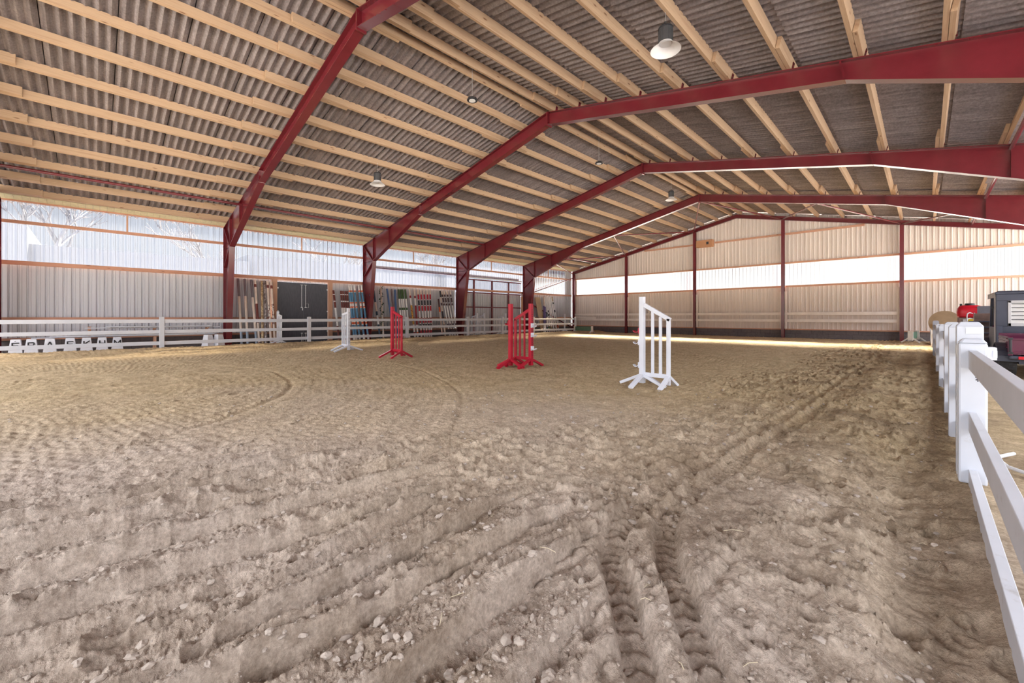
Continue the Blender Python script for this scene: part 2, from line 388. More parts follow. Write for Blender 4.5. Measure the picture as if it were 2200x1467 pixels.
def lumps(x, y, s, cell, prob):
    cx = np.floor(x / cell); cy_ = np.floor(y / cell); best = np.zeros_like(x)
    for dx in (-1, 0, 1):
        for dy in (-1, 0, 1):
            ix = cx + dx; iy = cy_ + dy
            on = _h(ix, iy, s + 5) < prob
            px_ = (ix + _h(ix, iy, s)) * cell; py_ = (iy + _h(ix, iy, s + 1)) * cell
            r = cell * (.18 + .42 * _h(ix, iy, s + 3) ** 2)
            a = _h(ix, iy, s + 2) * 6.28; ca = np.cos(a); sa = np.sin(a)
            lx = (x - px_) * ca + (y - py_) * sa; ly = (-(x - px_) * sa + (y - py_) * ca) * 1.35
            q = np.clip(1 - (lx * lx + ly * ly) / (r * r), 0, 1)
            best = np.maximum(best, np.sqrt(q) * r * on)
    return best
def g2w(px, py):
    fw = CAM_H * F_PX / (py - Y0); rt = (px - 1100) / F_PX * fw
    return (-_s * fw + _c * rt, _c * fw + _s * rt)
TRACKS = [[g2w(*p) for p in ((1390, 1500), (1335, 1290), (1315, 1200), (1345, 1115), (1430, 1050), (1530, 985), (1640, 920), (1745, 860), (1830, 800), (1885, 768), (1880, 756))],
          [g2w(*p) for p in ((1540, 1500), (1462, 1300), (1432, 1200), (1440, 1110), (1520, 1040), (1610, 975), (1700, 920), (1780, 866))]]
def pathdist(x, y, P):
    best = np.full(x.shape, 9.0); al = np.zeros_like(x); L = 0
    # smooth the polyline
    Q = []
    for i in range(len(P) - 1):
        p0 = P[max(i - 1, 0)]; p1 = P[i]; p2 = P[i + 1]; p3 = P[min(i + 2, len(P) - 1)]
        for k in range(5):
            t = k / 5
            Q.append(tuple(.5 * (2 * p1[j] + (p2[j] - p0[j]) * t + (2 * p0[j] - 5 * p1[j] + 4 * p2[j] - p3[j]) * t * t + (3 * p1[j] - p0[j] - 3 * p2[j] + p3[j]) * t ** 3) for j in (0, 1)))
    Q.append(P[-1])
    for a, b in zip(Q[:-1], Q[1:]):
        dx = b[0] - a[0]; dy = b[1] - a[1]; l = math.hypot(dx, dy)
        t = np.clip(((x - a[0]) * dx + (y - a[1]) * dy) / (l * l), 0, 1)
        ex = x - a[0] - t * dx; ey = y - a[1] - t * dy; d = np.sqrt(ex * ex + ey * ey)
        sg = np.sign(ex * dy - ey * dx); m = d < np.abs(best)
        best = np.where(m, d * np.where(sg == 0, 1, sg), best); al = np.where(m, L + t * l, al); L += l
    return best, al
def height(x, y, fine=True):
    x = np.asarray(x, float); y = np.asarray(y, float)
    inside = sst(-20.2, -19.2, x) * (1 - sst(.0, .3, x))
    xb = -2.3 - 2.4 / (1 + np.exp((y - 1.8) / .9)) + 1.1 * fbm(x * .5, y * .35, 3, 3)
    rough = sst(-.7, .5, x - xb) * (1 - sst(.05, .35, x))
    out = sst(.15, .4, x)
    far = sst(6, 18, np.hypot(x, y))
    z = .035 * fbm(x * .8, y * .8, 11, 3) * (1 - .5 * out)
    # berm pushed up along the left fence, shallow one along the right fence
    z += .15 * np.exp(-((x + 18.3) / .55) ** 2) * (1 + .35 * fbm(x * 3, y * 1.2, 21, 3))
    z += .05 * np.exp(-((x + .62) / .28) ** 2) * (1 - far)
    z -= .075 * np.exp(-((x + .04 - .1 * np.sin(y * 1.1)) / .17) ** 2) * (1 - sst(4.2, 6, y))
    z += .03 * sst(.1, .3, x) * (1 - sst(4, 6, y))
    # furrows that run along the hall where horses keep to the track
    z += rough * .09 * sst(1.4, 3.2, y) * fbm(x * 2.2, y * 5, 33, 3, .6)
    z += rough * .075 * fbm(x * 4.6, y * .85, 31, 3, .55) * (.55 + .45 * sst(3, -1, y))
    fur = rough * sst(2.9, 1.3, y) * sst(-.2, -1.0, x)
    rn_ = fbm(x * 3.4 + .25 * np.sin(y * 1.7), y * .62, 41, 3, .5)
    ph = x * 3.3 + y * .12 + 1.5 * fbm(x * 1.1, y * .55, 43, 2) + .5 * rn_
    fr = ph - np.floor(ph); saw = fr - sst(.86, 1.0, fr)
    z += fur * .115 * saw * sst(.12, .5, vnoise(x * 1.9, y * .9, 47)) + fur * .02 * rn_
    ph2 = x * 8.1 - y * .3 + 1.2 * fbm(x * 2.1, y * .9, 45, 2); fr2 = ph2 - np.floor(ph2)
    z += fur * .036 * (fr2 - sst(.75, 1.0, fr2)) * sst(.35, .65, vnoise(x * 3.1, y * 1.3, 49))
    z += (1 - rough) * inside * .05 * fbm(x * 2.6, y * 2.2, 37, 5, .62)
    ha = PI / 2 + .35 * np.sin(y * .5)
    z += rough * (.038 + .062 * sst(1.2, 2.4, y)) * (1 - .4 * sst(-1.0, -.6, x)) * prints(x, y, 101, .33, .055, .095, 1.3, .8, ha, .4)
    z += rough * (.036 + .02 * sst(1.2, 2.4, y)) * prints(x + .17, y + .09, 151, .21, .035, .065, 1.5, .65, ha + .6, .5)
    z += (1 - rough) * inside * .024 * prints(x, y, 201, .6, .06, .1, 1.3, .38, None, .5)
    # harrow and tyre ribs on the worked ground
    wx = x + .5 * fbm(x * .35, y * .35, 51, 2); wy = y + .5 * fbm(x * .35, y * .35, 61, 2)
    rr = np.hypot(wx + 9.5, wy + 3.0); aa = np.arctan2(wy + 3.0, wx + 9.5)
    band = sst(.25, .5, vnoise(rr * 1.15, aa * 2.2, 71)) * (1 - rough) * inside
    z += band * .007 * np.sin(aa * rr.round(0) * 52 + np.sin(rr * 31) * 1.3) * (.5 + vnoise(x * 3, y * 3, 77))
    z += band * .002 * np.sin(rr * 46)
    z -= (1 - rough) * inside * .018 * (np.exp(-((rr - 5.6) / .05) ** 2) * sst(.3, .9, aa) + np.exp(-((rr - 8.3) / .05) ** 2) * sst(.2, .8, aa) * (1 - sst(1.7, 2.1, aa)))
    # tyre tracks
    for P in TRACKS:
        m = (np.abs(x + 1.5) < 4) & (y > .3) & (y < 24)
        if m.any():
            d, al = pathdist(x[m], y[m], P)
            k = 1 - sst(.045, .075, np.abs(d))
            lug = .5 + .5 * np.sin((al + np.abs(d) * .55) * 2 * PI / .078)
            z[m] = z[m] * (1 - .72 * k) + k * (-.028 + .016 * lug) + .018 * np.exp(-((np.abs(d) - .09) / .03) ** 2)
    if fine:
        z += (.45 + .55 * rough) * .030 * fbm(x * 8, y * 8, 81, 5, .56) * (1 - .5 * out)
        n = np.hypot(x, y) < 11
        if n.any():
            xn, yn = x[n], y[n]; rn = rough[n]; on = inside[n] * .6 + .4
            dens = sst(.42, .62, vnoise(xn * 1.3, yn * 1.3, 91))
            z[n] += (.25 + .75 * rn) * on * (lumps(xn, yn, 301, .06, .3) * .5 * dens + lumps(xn, yn, 331, .032, .55) * .55 + lumps(xn, yn, 361, .017, .75) * .6)
            z[n] += .006 * fbm(xn * 38, yn * 38, 95, 3, .6)
    return z
def hz(x, y):
    return float(height(np.array([x]), np.array([y]), False)[0])
def build_floor():
    na, nr = 1350, 900
    f0 = math.atan2(_c, -_s)                      # heading of the hall corner the photo looks at
    A = list(np.linspace(math.radians(58), math.radians(-58), na)) + list(np.linspace(math.radians(-58), math.radians(-302), 90))[1:-1]
    R = np.exp(np.linspace(math.log(.35), math.log(42), nr))
    R = np.concatenate([[.02], R])
    aa, rr = np.meshgrid(np.array(A) + f0, R)
    x = np.clip(rr * np.cos(aa), -20.95, 4.5); y = np.clip(rr * np.sin(aa), -14, 28.1)
    z = height(x.ravel(), y.ravel())
    co = np.stack([x.ravel(), y.ravel(), z], 1).astype(np.float32)
    n = len(A); i = np.arange(len(R) - 1)[:, None] * n; j = np.arange(n)[None, :]; j2 = (j + 1) % n
    q = np.stack([(i + j), (i + n + j), (i + n + j2), (i + j2)], -1).reshape(-1, 4).astype(np.int32)
    me = bpy.data.meshes.new('floor'); me.vertices.add(len(co)); me.vertices.foreach_set('co', co.ravel())
    me.loops.add(q.size); me.loops.foreach_set('vertex_index', q.ravel())
    me.polygons.add(len(q)); me.polygons.foreach_set('loop_start', np.arange(0, q.size, 4, dtype=np.int32))
    me.polygons.foreach_set('loop_total', np.full(len(q), 4, dtype=np.int32))
    me.polygons.foreach_set('use_smooth', np.ones(len(q), dtype=bool))
    me.materials.append(M['sand']); me.update(calc_edges=True); me.validate()
    o = bpy.data.objects.new('floor', me); COL.objects.link(o); o['kind'] = 'structure'
    return o
build_floor()
g = MB(); g.bb(-140, 120, -120, 160, -.45, -.35)
struct('ground', g, paint('outdoor_ground', (.64, .65, .66), .9, .1, .3))  # unseen, made pale to bounce skylight up under the roof

# ------------------------------------------------------------------ roof sheets (corrugated)
def build_roof():
    mb = MB(); wav = .177; Y_0, Y_1 = -6.1, 28.3
    ys = []; offs = []
    y = Y_0; k = 0
    while y < Y_1:
        for q in range(8): ys.append(y + wav * q / 8); offs.append(.036 * math.cos(2 * PI * q / 8))
        k += 1
        y += wav
        if k % 6 == 0:
            ys += [y - .004, y - .003, y + .011, y + .012]; offs += [.036, .14, .14, .036]; y += .013
    n = len(ys)
    for sgn in (-1, 1):
        D = [.06, 2.2, 4.35, 6.55, 8.75, 10.9, 13.05]
        for r in range(len(D) - 1):
            d0, d1 = D[r] - (.12 if r else 0), D[r + 1]
            P = []
            for d, lift in ((d0, -.026 if r else 0), (d1, .014)):
                for yy, of in zip(ys, offs):
                    P.append((RX + sgn * d, yy, ZT - SL * d + .245 + of + lift))
            mb.add(P, [(i, i + 1, n + i + 1, n + i) for i in range(n - 1)])
    mb.prism([(RX - .35, ztop(RX - .35) + .29), (RX, ZT + .42), (RX + .35, ztop(RX + .35) + .29), (RX + .33, ztop(RX + .33) + .26), (RX, ZT + .36), (RX - .33, ztop(RX - .33) + .26)], 'y', -6.1, 28.3)
    o = struct('ceiling', mb, M['roof'], smooth=True)
build_roof()

# ------------------------------------------------------------------ walls of trapezoidal sheet
def sheet(mb, plane, p, a0, a1, z0f, z1f, pitch=.2, depth=.035, out=-1, thick=0):
    """ribbed sheet in plane X=p (plane 'x', runs along Y) or Y=p; z0f / z1f give its foot and head"""
    prof = [(0, 0), (.30, 0), (.36, 1), (.50, 1), (.56, 0), (.78, 0), (.80, .25), (.83, .25), (.85, 0)]
    pts = []; a = math.floor(a0 / pitch) * pitch
    while a < a1 + pitch:
        for t, d in prof:
            q = a + t * pitch
            if a0 <= q <= a1: pts.append((q, d * depth))
        a += pitch
    pts = [(a0, 0)] + [q for q in pts if a0 + 1e-4 < q[0] < a1 - 1e-4] + [(a1, 0)]
    P = []
    for f in (z0f, z1f):
        for q, d in pts:
            z = f(q) if callable(f) else f
            P.append((p - out * -1 * d * 1.0, q, z) if plane == 'x' else (q, p - d, z))
    n = len(pts)
    mb.add(P, [(i, i + 1, n + i + 1, n + i) for i in range(n - 1)])
# left wall below the glazing (door opening in the second bay)
DY0, DY1 = at_X(597, -20.62), at_X(705, -20.62)
wl = MB()
def lx(q, d): return q
sheet(wl, 'x', XL - .05, FY[0] - 6, DY0 - .12, .42, ZG1)
sheet(wl, 'x', XL - .05, DY0 - .12, DY1 + .12, 2.79, ZG1)
sheet(wl, 'x', XL - .05, DY1 + .12, FY[3], .42, ZG1)
sheet(wl, 'x', XL - .05, FY[4], YG, .42, ZG1)
sheet(wl, 'x', XL - .05, 27.05, YG, ZG1, ZE + .3)
wl.bb(XL - .14, XL - .05, YG - .1, YG + .12, -.1, 5.1)
struct('wall_left', wl, M['sheet_l'])
k = 1
for i in range(5):
    y0 = FY[i]; y1 = FY[i + 1] if i < 4 else 27.05
    g = MB(); sheet(g, 'x', XL - .07, y0, y1, ZG1 - .05 if i != 3 else 2.78, ZE + .12, pitch=.2, depth=.035)
    struct('window_%d' % k, g, M['glaze_l']); k += 1
g = MB(); sheet(g, 'x', XL - .07, -8.13, FY[0], ZG1 - .05, ZE + .12); struct('window_%d' % k, g, M['glaze_l']); k += 1
# gable wall
wg = MB()
GX = [-15.66, -10.7, -5.75, -.80]
def grf(q): return min(ztop(q) + .2, 9)
sheet(wg, 'y', YG + .03, XL, XRW, .46, ZG1 + .02)
sheet(wg, 'y', YG + .03, XL, XRW, ZG2 - .02, grf)
sheet(wg, 'y', YG + .03, XL, -20.28, ZG1 + .02, ZG2 - .02)
struct('wall_gable', wg, M['sheet_g'])
for a, b in zip([-20.28] + GX, GX + [XRW]):
    g = MB(); sheet(g, 'y', YG + .05, a, b, ZG1, ZG2)
    struct('window_%d' % k, g, M['glaze_g']); k += 1
# right wall (just outside the frame): plinth and low sheet, left open above to let daylight in
wr = MB(); sheet(wr, 'x', XRW + .05, 14, YG, .45, 1.2); struct('wall_right', wr, M['sheet_l'])
# plinths
g = MB(); g.bb(XL - .2, XL + .0, FY[0] - 6, DY0 - .1, -.2, .43); g.bb(XL - .2, XL, DY1 + .1, FY[3] + .1, -.2, .43); g.bb(XL - .2, XL, FY[4], YG, -.2, .43)
struct('baseboard_left', g, M['concrete'])
g = MB(); g.bb(XL - .2, XRW + .2, YG - .02, YG + .18, -.2, .45); struct('baseboard_gable', g, M['concrete'])
g = MB(); g.bb(XRW, XRW + .2, 14, YG, -.2, .45); struct('baseboard_right', g, M['concrete'])
# timber sole plates on the plinths
g = MB(); g.bb(XL - .02, XL + .06, FY[0], DY0 - .22, .43, .50); g.bb(XL - .02, XL + .06, DY1 + .22, FY[3], .43, .50); g.bb(XL - .02, XL + .06, FY[4], YG - .1, .43, .50)
struct('trim_1', g, M['girt'])
g = MB(); g.bb(XL + .1, XRW, YG - .07, YG + .0, .45, .51); struct('trim_2', g, M['girtx'])
# cream foam filler under the eaves
g = MB()
for i in range(int((28 + 8) / .1775)):
    y = -8 + i * .1775
    g.prism([(XL + .0, 4.93), (XL + .42, 5.03), (XL + .42, 5.10 + .0), (XL, 5.02)], 'y', y, y + .172)
struct('trim_3', g, M['cream'])

# ------------------------------------------------------------------ portal frames of red steel
def portal(Y, label):
    t = thing('steel_portal_frame', label, 'steel frame', (0, Y, 0), 0, 'red steel portal frames across the hall')
    fw_, tf, tw = .20, .016, .012
    for sg in (-1, 1):
        def X(d): return RX + sg * d
        dO, dK, dB, dH = 12.32, 11.27, 11.87, 7.15     # outer face, knee, inner base, haunch start (distances from ridge)
        if sg > 0: dO = 12.42
        zo = ZT - SL * dO; zk = 3.97; zh = ZT - SL * dH - .36
        col = MB()
        col.prism([(X(dO), -.1), (X(dB), -.1), (X(dK), zk), (X(dK), zk + .02), (X(dO), zk + .02)], 'y', -tw / 2, tw / 2)
        col.bar((X(dO), 0, -.1), (X(dO), 0, zo), fw_, tf, (0, 1, 0))
        col.bar((X(dB), 0, -.1), (X(dK), 0, zk), fw_, tf, (0, 1, 0))
        obj('column', col, M['red'], t)
        raf = MB()
        raf.prism([(X(0), ZT), (X(0), ZT - .36), (X(dH), zh), (X(dK), zk), (X(dO), zk), (X(dO), zo)], 'y', -tw / 2, tw / 2)
        raf.bar((X(0), 0, ZT), (X(dO), 0, zo), fw_, tf, (0, 1, 0))
        raf.bar((X(0), 0, ZT - .36), (X(dH), 0, zh), fw_, tf, (0, 1, 0))
        raf.bar((X(dH), 0, zh), (X(dK), 0, zk), fw_, tf, (0, 1, 0))
        obj('rafter', raf, M['red'], t)
        def stf(d, z0, z1, n='stiffener'):
            m = MB(); m.bb(X(d) - .006, X(d) + .006, -.092, .092, z0, z1); obj(n, m, M['red'], t)
        stf(dK, zk, ZT - SL * dK)
        stf(9.7, zh - (9.7 - dH) * (zh - zk) / (dK - dH), ZT - SL * 9.7)
        m = MB(); m.bar((X(dH), 0, zh - .01), (X(dH) - sg * .07, 0, ZT - SL * dH), .2, .03, (0, 1, 0)); obj('splice_plate', m, M['red'], t)
        m = MB(); m.bar((X(dK), 0, zk), (X(dO), 0, zo), .18, .012, (0, 1, 0)); m.bar((X(dK), 0, zk), (X(dO), 0, zk - .75), .18, .012, (0, 1, 0)); obj('diagonal_stiffener', m, M['red'], t)
    m = MB(); m.bb(RX - .022, RX + .022, -.105, .105, ZT - .42, ZT + .01)
    for zz in (ZT - .08, ZT - .30):
        for yy in (-.07, .07):
            m.tube([(RX - .045, yy, zz), (RX + .045, yy, zz)], .016, 6)
    obj('ridge_plate', m, M['red'], t)
    return t
LAB = ['red steel portal frame at the left edge of the photo', 'nearest full red steel frame, its apex at the top edge of the photo',
       'second red steel frame, just beyond the white shaded lamps', 'third red steel frame, between the second and fourth lamp rows',
       'fourth red steel frame, the last before the gable wall']
for i in range(5): portal(FY[i], LAB[i])
# gable frame: slimmer rafters and corner columns
t = thing('gable_frame', 'slim red steel rafter frame against the far gable wall', 'steel frame', (0, FY[5], 0))
for sg in (-1, 1):
    dO = 12.32 if sg < 0 else 12.42; X0 = RX + sg * dO; zo = ZT - SL * dO
    m = MB()
    m.prism([(RX, ZT), (RX, ZT - .21), (X0, zo - .21), (X0, zo)], 'y', -.006, .006)
    m.bar((RX, 0, ZT), (X0, 0, zo), .16, .014, (0, 1, 0)); m.bar((RX, 0, ZT - .21), (X0, 0, zo - .21), .16, .014, (0, 1, 0)); obj('rafter', m, M['red'], t)
    m = MB(); m.bb(X0 - .008, X0 + .008, -.08, .08, -.1, zo); m.bb(X0 - sg * .19 - .008, X0 - sg * .19 + .008, -.08, .08, -.1, zo - .2); m.bb(min(X0, X0 - sg * .19), max(X0, X0 - sg * .19), -.006, .006, -.1, zo - .18)
    obj('column', m, M['red'], t)
words = ['leftmost', 'second from left', 'third from left', 'rightmost']
for i, x in enumerate(GX):
    m = MB(); z1 = ztop(x) - .22
    m.bb(x - .075, x + .075, -.085, -.075, -.1, z1); m.bb(x - .075, x + .075, .075, .085, -.1, z1); m.bb(x - .005, x + .005, -.08, .08, -.1, z1)
    tag(obj('gable_column', m, M['red'], None, (0, FY[5], 0)), 'slim red steel column on the gable wall, %s of four' % words[i], 'column', 'red columns of the gable wall')

# ------------------------------------------------------------------ struts and wind braces
def strut(a, b, label, r=.035, name='brace_tube', group='red roof and wall braces'):
    m = MB(); c = (Vector(a) + Vector(b)) / 2
    m.tube([Vector(a) - c, Vector(b) - c], r, 10)
    d = (Vector(b) - Vector(a)).normalized()
    for q, s_ in ((Vector(a) - c, 1), (Vector(b) - c, -1)): m.bar(q, q + d * .14 * s_, .09, .012)
    return tag(obj(name, m, M['red'], None, c, smooth=True), label, 'brace', group)
bayn = ['first bay from the left edge', 'second bay', 'third bay', 'fourth bay', 'last bay before the gable']
for i in range(5):
    for sg, sn in ((-1, 'left'), (1, 'right')):
        X = RX + sg * 9.7
        strut((X, FY[i] + .02, ztop(X) - .07), (X, FY[i + 1] - .02, ztop(X) - .07), 'red tube strut along the %s roof slope in the %s' % (sn, bayn[i]), .045, 'eaves_strut', 'red struts between frames')
nodes = [-18.1, -13.2, RX, -3.3, 1.7]
def rz(X, dz=.30): return ztop(X) - dz
seq = [('leftmost', -15.66), ('second', -10.7), ('third', -5.75), ('rightmost', -.8)]
for i, (nm, gx) in enumerate(seq):
    for j, side in ((i, 'left'), (i + 1, 'right')):
        nx = nodes[j]
        strut((nx, FY[4] + .02, rz(nx, .34)), (gx, FY[5] - .1, rz(gx, .17)), 'red roof brace from %s gable column top, the branch going %s' % (nm, side), .035)
strut((-18.1, FY[4] + .02, rz(-18.1, .34)), (-20.45, FY[5] - .1, ztop(-20.45) - .17), 'red roof brace running into the far left eaves corner', .035)
strut((-20.5, FY[4] + .12, 2.75), (-20.48, FY[5] - .1, 4.35), 'red wall brace rising to the far left corner post', .035)
strut((-20.5, FY[4] + .12, 2.35), (-20.48, FY[5] - .1, .3), 'red wall brace falling behind the white poles to the corner', .04)

# ------------------------------------------------------------------ purlins
DP = [.24, 1.08, 1.95, 2.97, 4.05, 5.15, 6.27, 7.38, 8.5, 9.6, 10.7, 11.72]
ordn = ['ridge', 'first', 'second', 'third', 'fourth', 'fifth', 'sixth', 'seventh', 'eighth', 'ninth', 'tenth', 'eleventh']
pang = math.atan(SL)
protos = {}
def purlin(sg, kk, bay):
    d = DP[kk]; wd, hd = .07, .205; off = .075 * (bay % 2)
    dd = d - off if sg < 0 else d - off
    X = RX + sg * (dd if dd > .1 else .1); y0 = FY[bay] - 1.0; y1 = FY[bay + 1] + (1.0 if bay < 4 else .1)
    key = (round(y1 - y0, 2), kk == 11)
    n = Vector((sg * math.sin(pang), 0, math.cos(pang)))
    c = Vector((X, (y0 + y1) / 2, ztop(X) + .012)) + n * (hd / 2)
    if key not in protos:
        m = MB(); L = y1 - y0
        m.box((0, 0, 0), (wd, L, hd))
        o = obj('roof_purlin', m, M['purlin'], None)
        protos[key] = o; first = True
    else:
        o = protos[key].copy(); COL.objects.link(o); first = False
    o.location = c; o.rotation_euler = (0, sg * pang, 0)
    nm = ('pale timber purlin beside the ridge' if kk == 0 else '%s pale timber purlin below the ridge pair' % ordn[kk])
    tag(o, '%s, %s slope, %s' % (nm, 'left' if sg < 0 else 'right', bayn[bay]), 'roof beam', 'timber purlins under the roof sheets')
    # cleat on the frame
    return o
cl = None
for bay in range(5):
    for sg in (-1, 1):
        for kk in range(12): purlin(sg, kk, bay)
for kk in range(5, 12):
    o = protos[(8.0, False)].copy() if (8.0, False) in protos else protos[list(protos)[0]].copy(); COL.objects.link(o)
    X = RX - (DP[kk] - .075); o.location = (X - math.sin(pang) * .1025, FY[0] + 1.0 - 4.0, ztop(X) + .012 + math.cos(pang) * .1025); o.rotation_euler = (0, -pang, 0)
    tag(o, 'purlin end showing at the left edge of the photo, %s below the ridge' % ordn[kk], 'roof beam', 'timber purlins under the roof sheets')
# steel cleats that hold the purlins on the frames
for fi in range(1, 5):
    for sg in (-1, 1):
        for kk in range(12):
            X = RX + sg * (DP[kk] + (.045 if True else 0)); 
            if cl is None:
                m = MB(); m.box((0, 0, .075), (.008, .09, .15)); m.box((.03, 0, .004), (.06, .09, .008)); m.tube([(-.012, 0, .11), (.012, 0, .11)], .012, 6)
                cl = obj('purlin_cleat', m, M['red'], None); o = cl
            else: o = cl.copy(); COL.objects.link(o)
            o.location = (X, FY[fi] + .0, ztop(X) + .008); o.rotation_euler = (0, sg * pang, 0 if sg > 0 else 0)
            if sg < 0: o.scale = (-1, 1, 1)
            tag(o, 'small red steel cleat holding the %s purlin, %s slope, %s' % ('ridge' if kk == 0 else ordn[kk], 'left' if sg < 0 else 'right', ['', 'nearest full frame', 'second frame', 'third frame', 'fourth frame'][fi]), 'bracket', 'purlin cleats on the frames')

# ------------------------------------------------------------------ girts
def girt(a, b, w_, h_, label, mat='girt', name='wall_girt', side=None):
    c = (Vector(a) + Vector(b)) / 2; m = MB(); m.bar(Vector(a) - c, Vector(b) - c, w_, h_, side)
    return tag(obj(name, m, M[mat], None, c), label, 'wall beam', 'timber girts along the walls')
for i in range(5):
    y0, y1 = FY[i] + .02, FY[i + 1] - .02
    bn = bayn[i]
    girt((XL + .06, y0 - .1, ZG1), (XL + .06, y1 + (.1 if i < 4 else 0), ZG1), .09, .13, 'timber girt under the left glazing, %s' % bn)
    girt((XL + .05, y0, ZG2), (XL + .05, y1, ZG2), .07, .10, 'timber girt across the left glazing, %s' % bn)
    girt((XL + .03, y0, ZE - .01), (XL + .03, y1, ZE - .01), .06, .05, 'thin timber rail at the head of the left glazing, %s' % bn)
    ym = (y0 + y1) / 2
    girt((XL + .04, ym, ZG2 + .05), (XL + .04, ym, ZE - .04), .05, .05, 'short upright timber between the upper left panes, %s' % bn, 'board', 'glazing_stud', (0, 1, 0))
    if i not in (3,):
        for (a_, b_) in ([(y0, DY0 - .24), (DY1 + .24, y1)] if i == 1 else [(y0, y1)]):
            girt((XL + .05, a_, 1.12), (XL + .05, b_, 1.12), .07, .10, 'low timber girt behind the white fence, %s%s' % (bn, '' if i != 1 else (', before the doors' if a_ == y0 else ', past the doors')))
edges = [XL + .1] + GX + [XRW]
gnm = ['left corner bay', 'second bay from left', 'middle bay', 'fourth bay from left', 'right end bay']
for i in range(5):
    a, b = edges[i] + .08, edges[i + 1] - .08
    girt((a, YG - .04, ZG1), (b, YG - .04, ZG1), .08, .10, 'timber girt under the bright gable strip, %s' % gnm[i], 'girtx')
    girt((a, YG - .04, ZG2 + .02), (b, YG - .04, ZG2 + .02), .08, .10, 'timber girt over the bright gable strip, %s' % gnm[i], 'girtx')
for a, b, nm in ((-14.3, -10.78, 'left of the chipboard box'), (-9.5, -5.83, 'between the box and the middle column'), (-5.67, -2.2, 'right of the middle column')):
    girt((a, YG - .04, 5.92), (b, YG - .04, 5.92), .07, .11, 'high timber girt on the gable wall, %s' % nm, 'girtx')
m = MB(); m.bb(-.52, .5, -.3, .0, -.22, .22); m.bb(-.3, .45, -.31, -.295, -.27, -.2)
t = thing('nest_box', 'chipboard box with a square hole high on the gable wall', 'box', (-10.05, YG - .03, 5.9))
obj('body', m, M['osb'], t, bevel=.004)
m = MB(); m.bb(.13, .27, -.312, -.3, -.08, .09); obj('opening', m, M['black'], t)

# ------------------------------------------------------------------ double door in the left wall
t = thing('door_1', 'dark', 'door', (XL + .0, (DY0 + DY1) / 2, 0)); del t['label']; del t['category']; t['kind'] = 'structure'
hw = (DY1 - DY0) / 2
for sg, nm in ((-1, 'left'), (1, 'right')):
    m = MB(); m.bb(-.03, .05, min(sg * .006, sg * hw), max(sg * .006, sg * hw), -.05, 2.77); leaf = obj('door_leaf', m, M['dark'], t, bevel=.004)
    m = MB(); y = sg * .085
    m.tube([(.075, y, 1.62), (.075, y, 2.68)], .013, 8); m.tube([(.075, y, -.02), (.075, y, .42)], .013, 8); m.box((.07, y, 1.63), (.05, .07, .05)); m.box((.07, y, 2.68), (.04, .11, .02)); m.box((.07, y, .42), (.05, .07, .05))
    obj('bolt_rod', m, M['zinc'], leaf)
    m = MB()
    if sg > 0: m.tube([(.06, .13, 1.62), (.10, .13, 1.62), (.10, .21, 1.62), (.10, .21, 1.80), (.10, .13, 1.80), (.06, .13, 1.80)], .009, 6)
    else: m.box((.075, -.05, 1.55), (.05, .03, .12))
    obj('handle', m, M['zinc'], leaf)
    m = MB()
    for zz in (.5, 1.45, 2.5): m.box((.055, sg * (hw - .02), zz), (.02, .05, .06))
    obj('hinge', m, M['zinc'], leaf)
for y, nm in ((DY0 - .12, 'left'), (DY1 + .12, 'right')):
    m = MB(); m.box((0, 0, 1.43), (.12, .2, 2.86)); tag(obj('door_post', m, M['board'], None, (XL + .05, y, 0)), 'upright timber post on the %s side of the dark double doors' % nm, 'post')

# ------------------------------------------------------------------ sliding door of the fourth bay
t = thing('sliding_door', 'tall ribbed sliding door with red steel framing in the left wall', 'door', (XL, (FY[3] + FY[4]) / 2, 0))
yc = (FY[3] + FY[4]) / 2
m = MB(); sheet(m, 'x', -.06, FY[3] + .05 - yc, FY[4] - .05 - yc, -.15, 2.76); obj('lower_panel', m, M['sheet_l'], t)
m = MB(); sheet(m, 'x', -.05, FY[3] + .05 - yc, FY[4] - .05 - yc, 2.76, 3.62); obj('clear_panel', m, M['glaze_l'], t)
for z, nm in ((.12, 1), (1.82, 1), (2.76, 1), (3.6, 1)):
    m = MB(); m.bb(-.02, .05, FY[3] + .1 - yc, FY[4] - .1 - yc, z - .035, z + .035); obj('cross_rail', m, M['red'], t)
for px in (1017.6, 1056.5, 1092):
    y = at_X(px, XL) - yc; m = MB(); m.bb(-.02, .06, y - .05, y + .05, .05, 3.6); obj('stile', m, M['red'], t)
tk = MB(); tk.box((0, 0, 0), (.06, FY[4] - FY[3] - .3, .07)); [tk.box((-.09, q, 0), (.14, .05, .04)) for q in (-2.6, -1.3, 0, 1.3, 2.6)]; tag(obj('door_track', tk, M['whitemetal'], None, (XL + .1, yc, 3.72)), 'white metal track above the ribbed sliding door', 'rail')
tk = MB(); tk.box((0, 0, 0), (.10, FY[4] - FY[2] - .3, .16)); tag(obj('track_beam', tk, paint('mauve_steel', (.36, .22, .27), .5, .1, 4), None, (XL - .2, (FY[4] + FY[2]) / 2, 3.86)), 'mauve steel beam seen behind the clear glazing left of the sliding door', 'beam')
m = MB(); m.box((0, 0, 1.3), (.05, .16, 2.6)); tag(obj('timber_plank', m, M['board'], None, (XL + .42, FY[4] - .42, 0)), 'upright plank against the wall beside the fourth frame', 'plank')

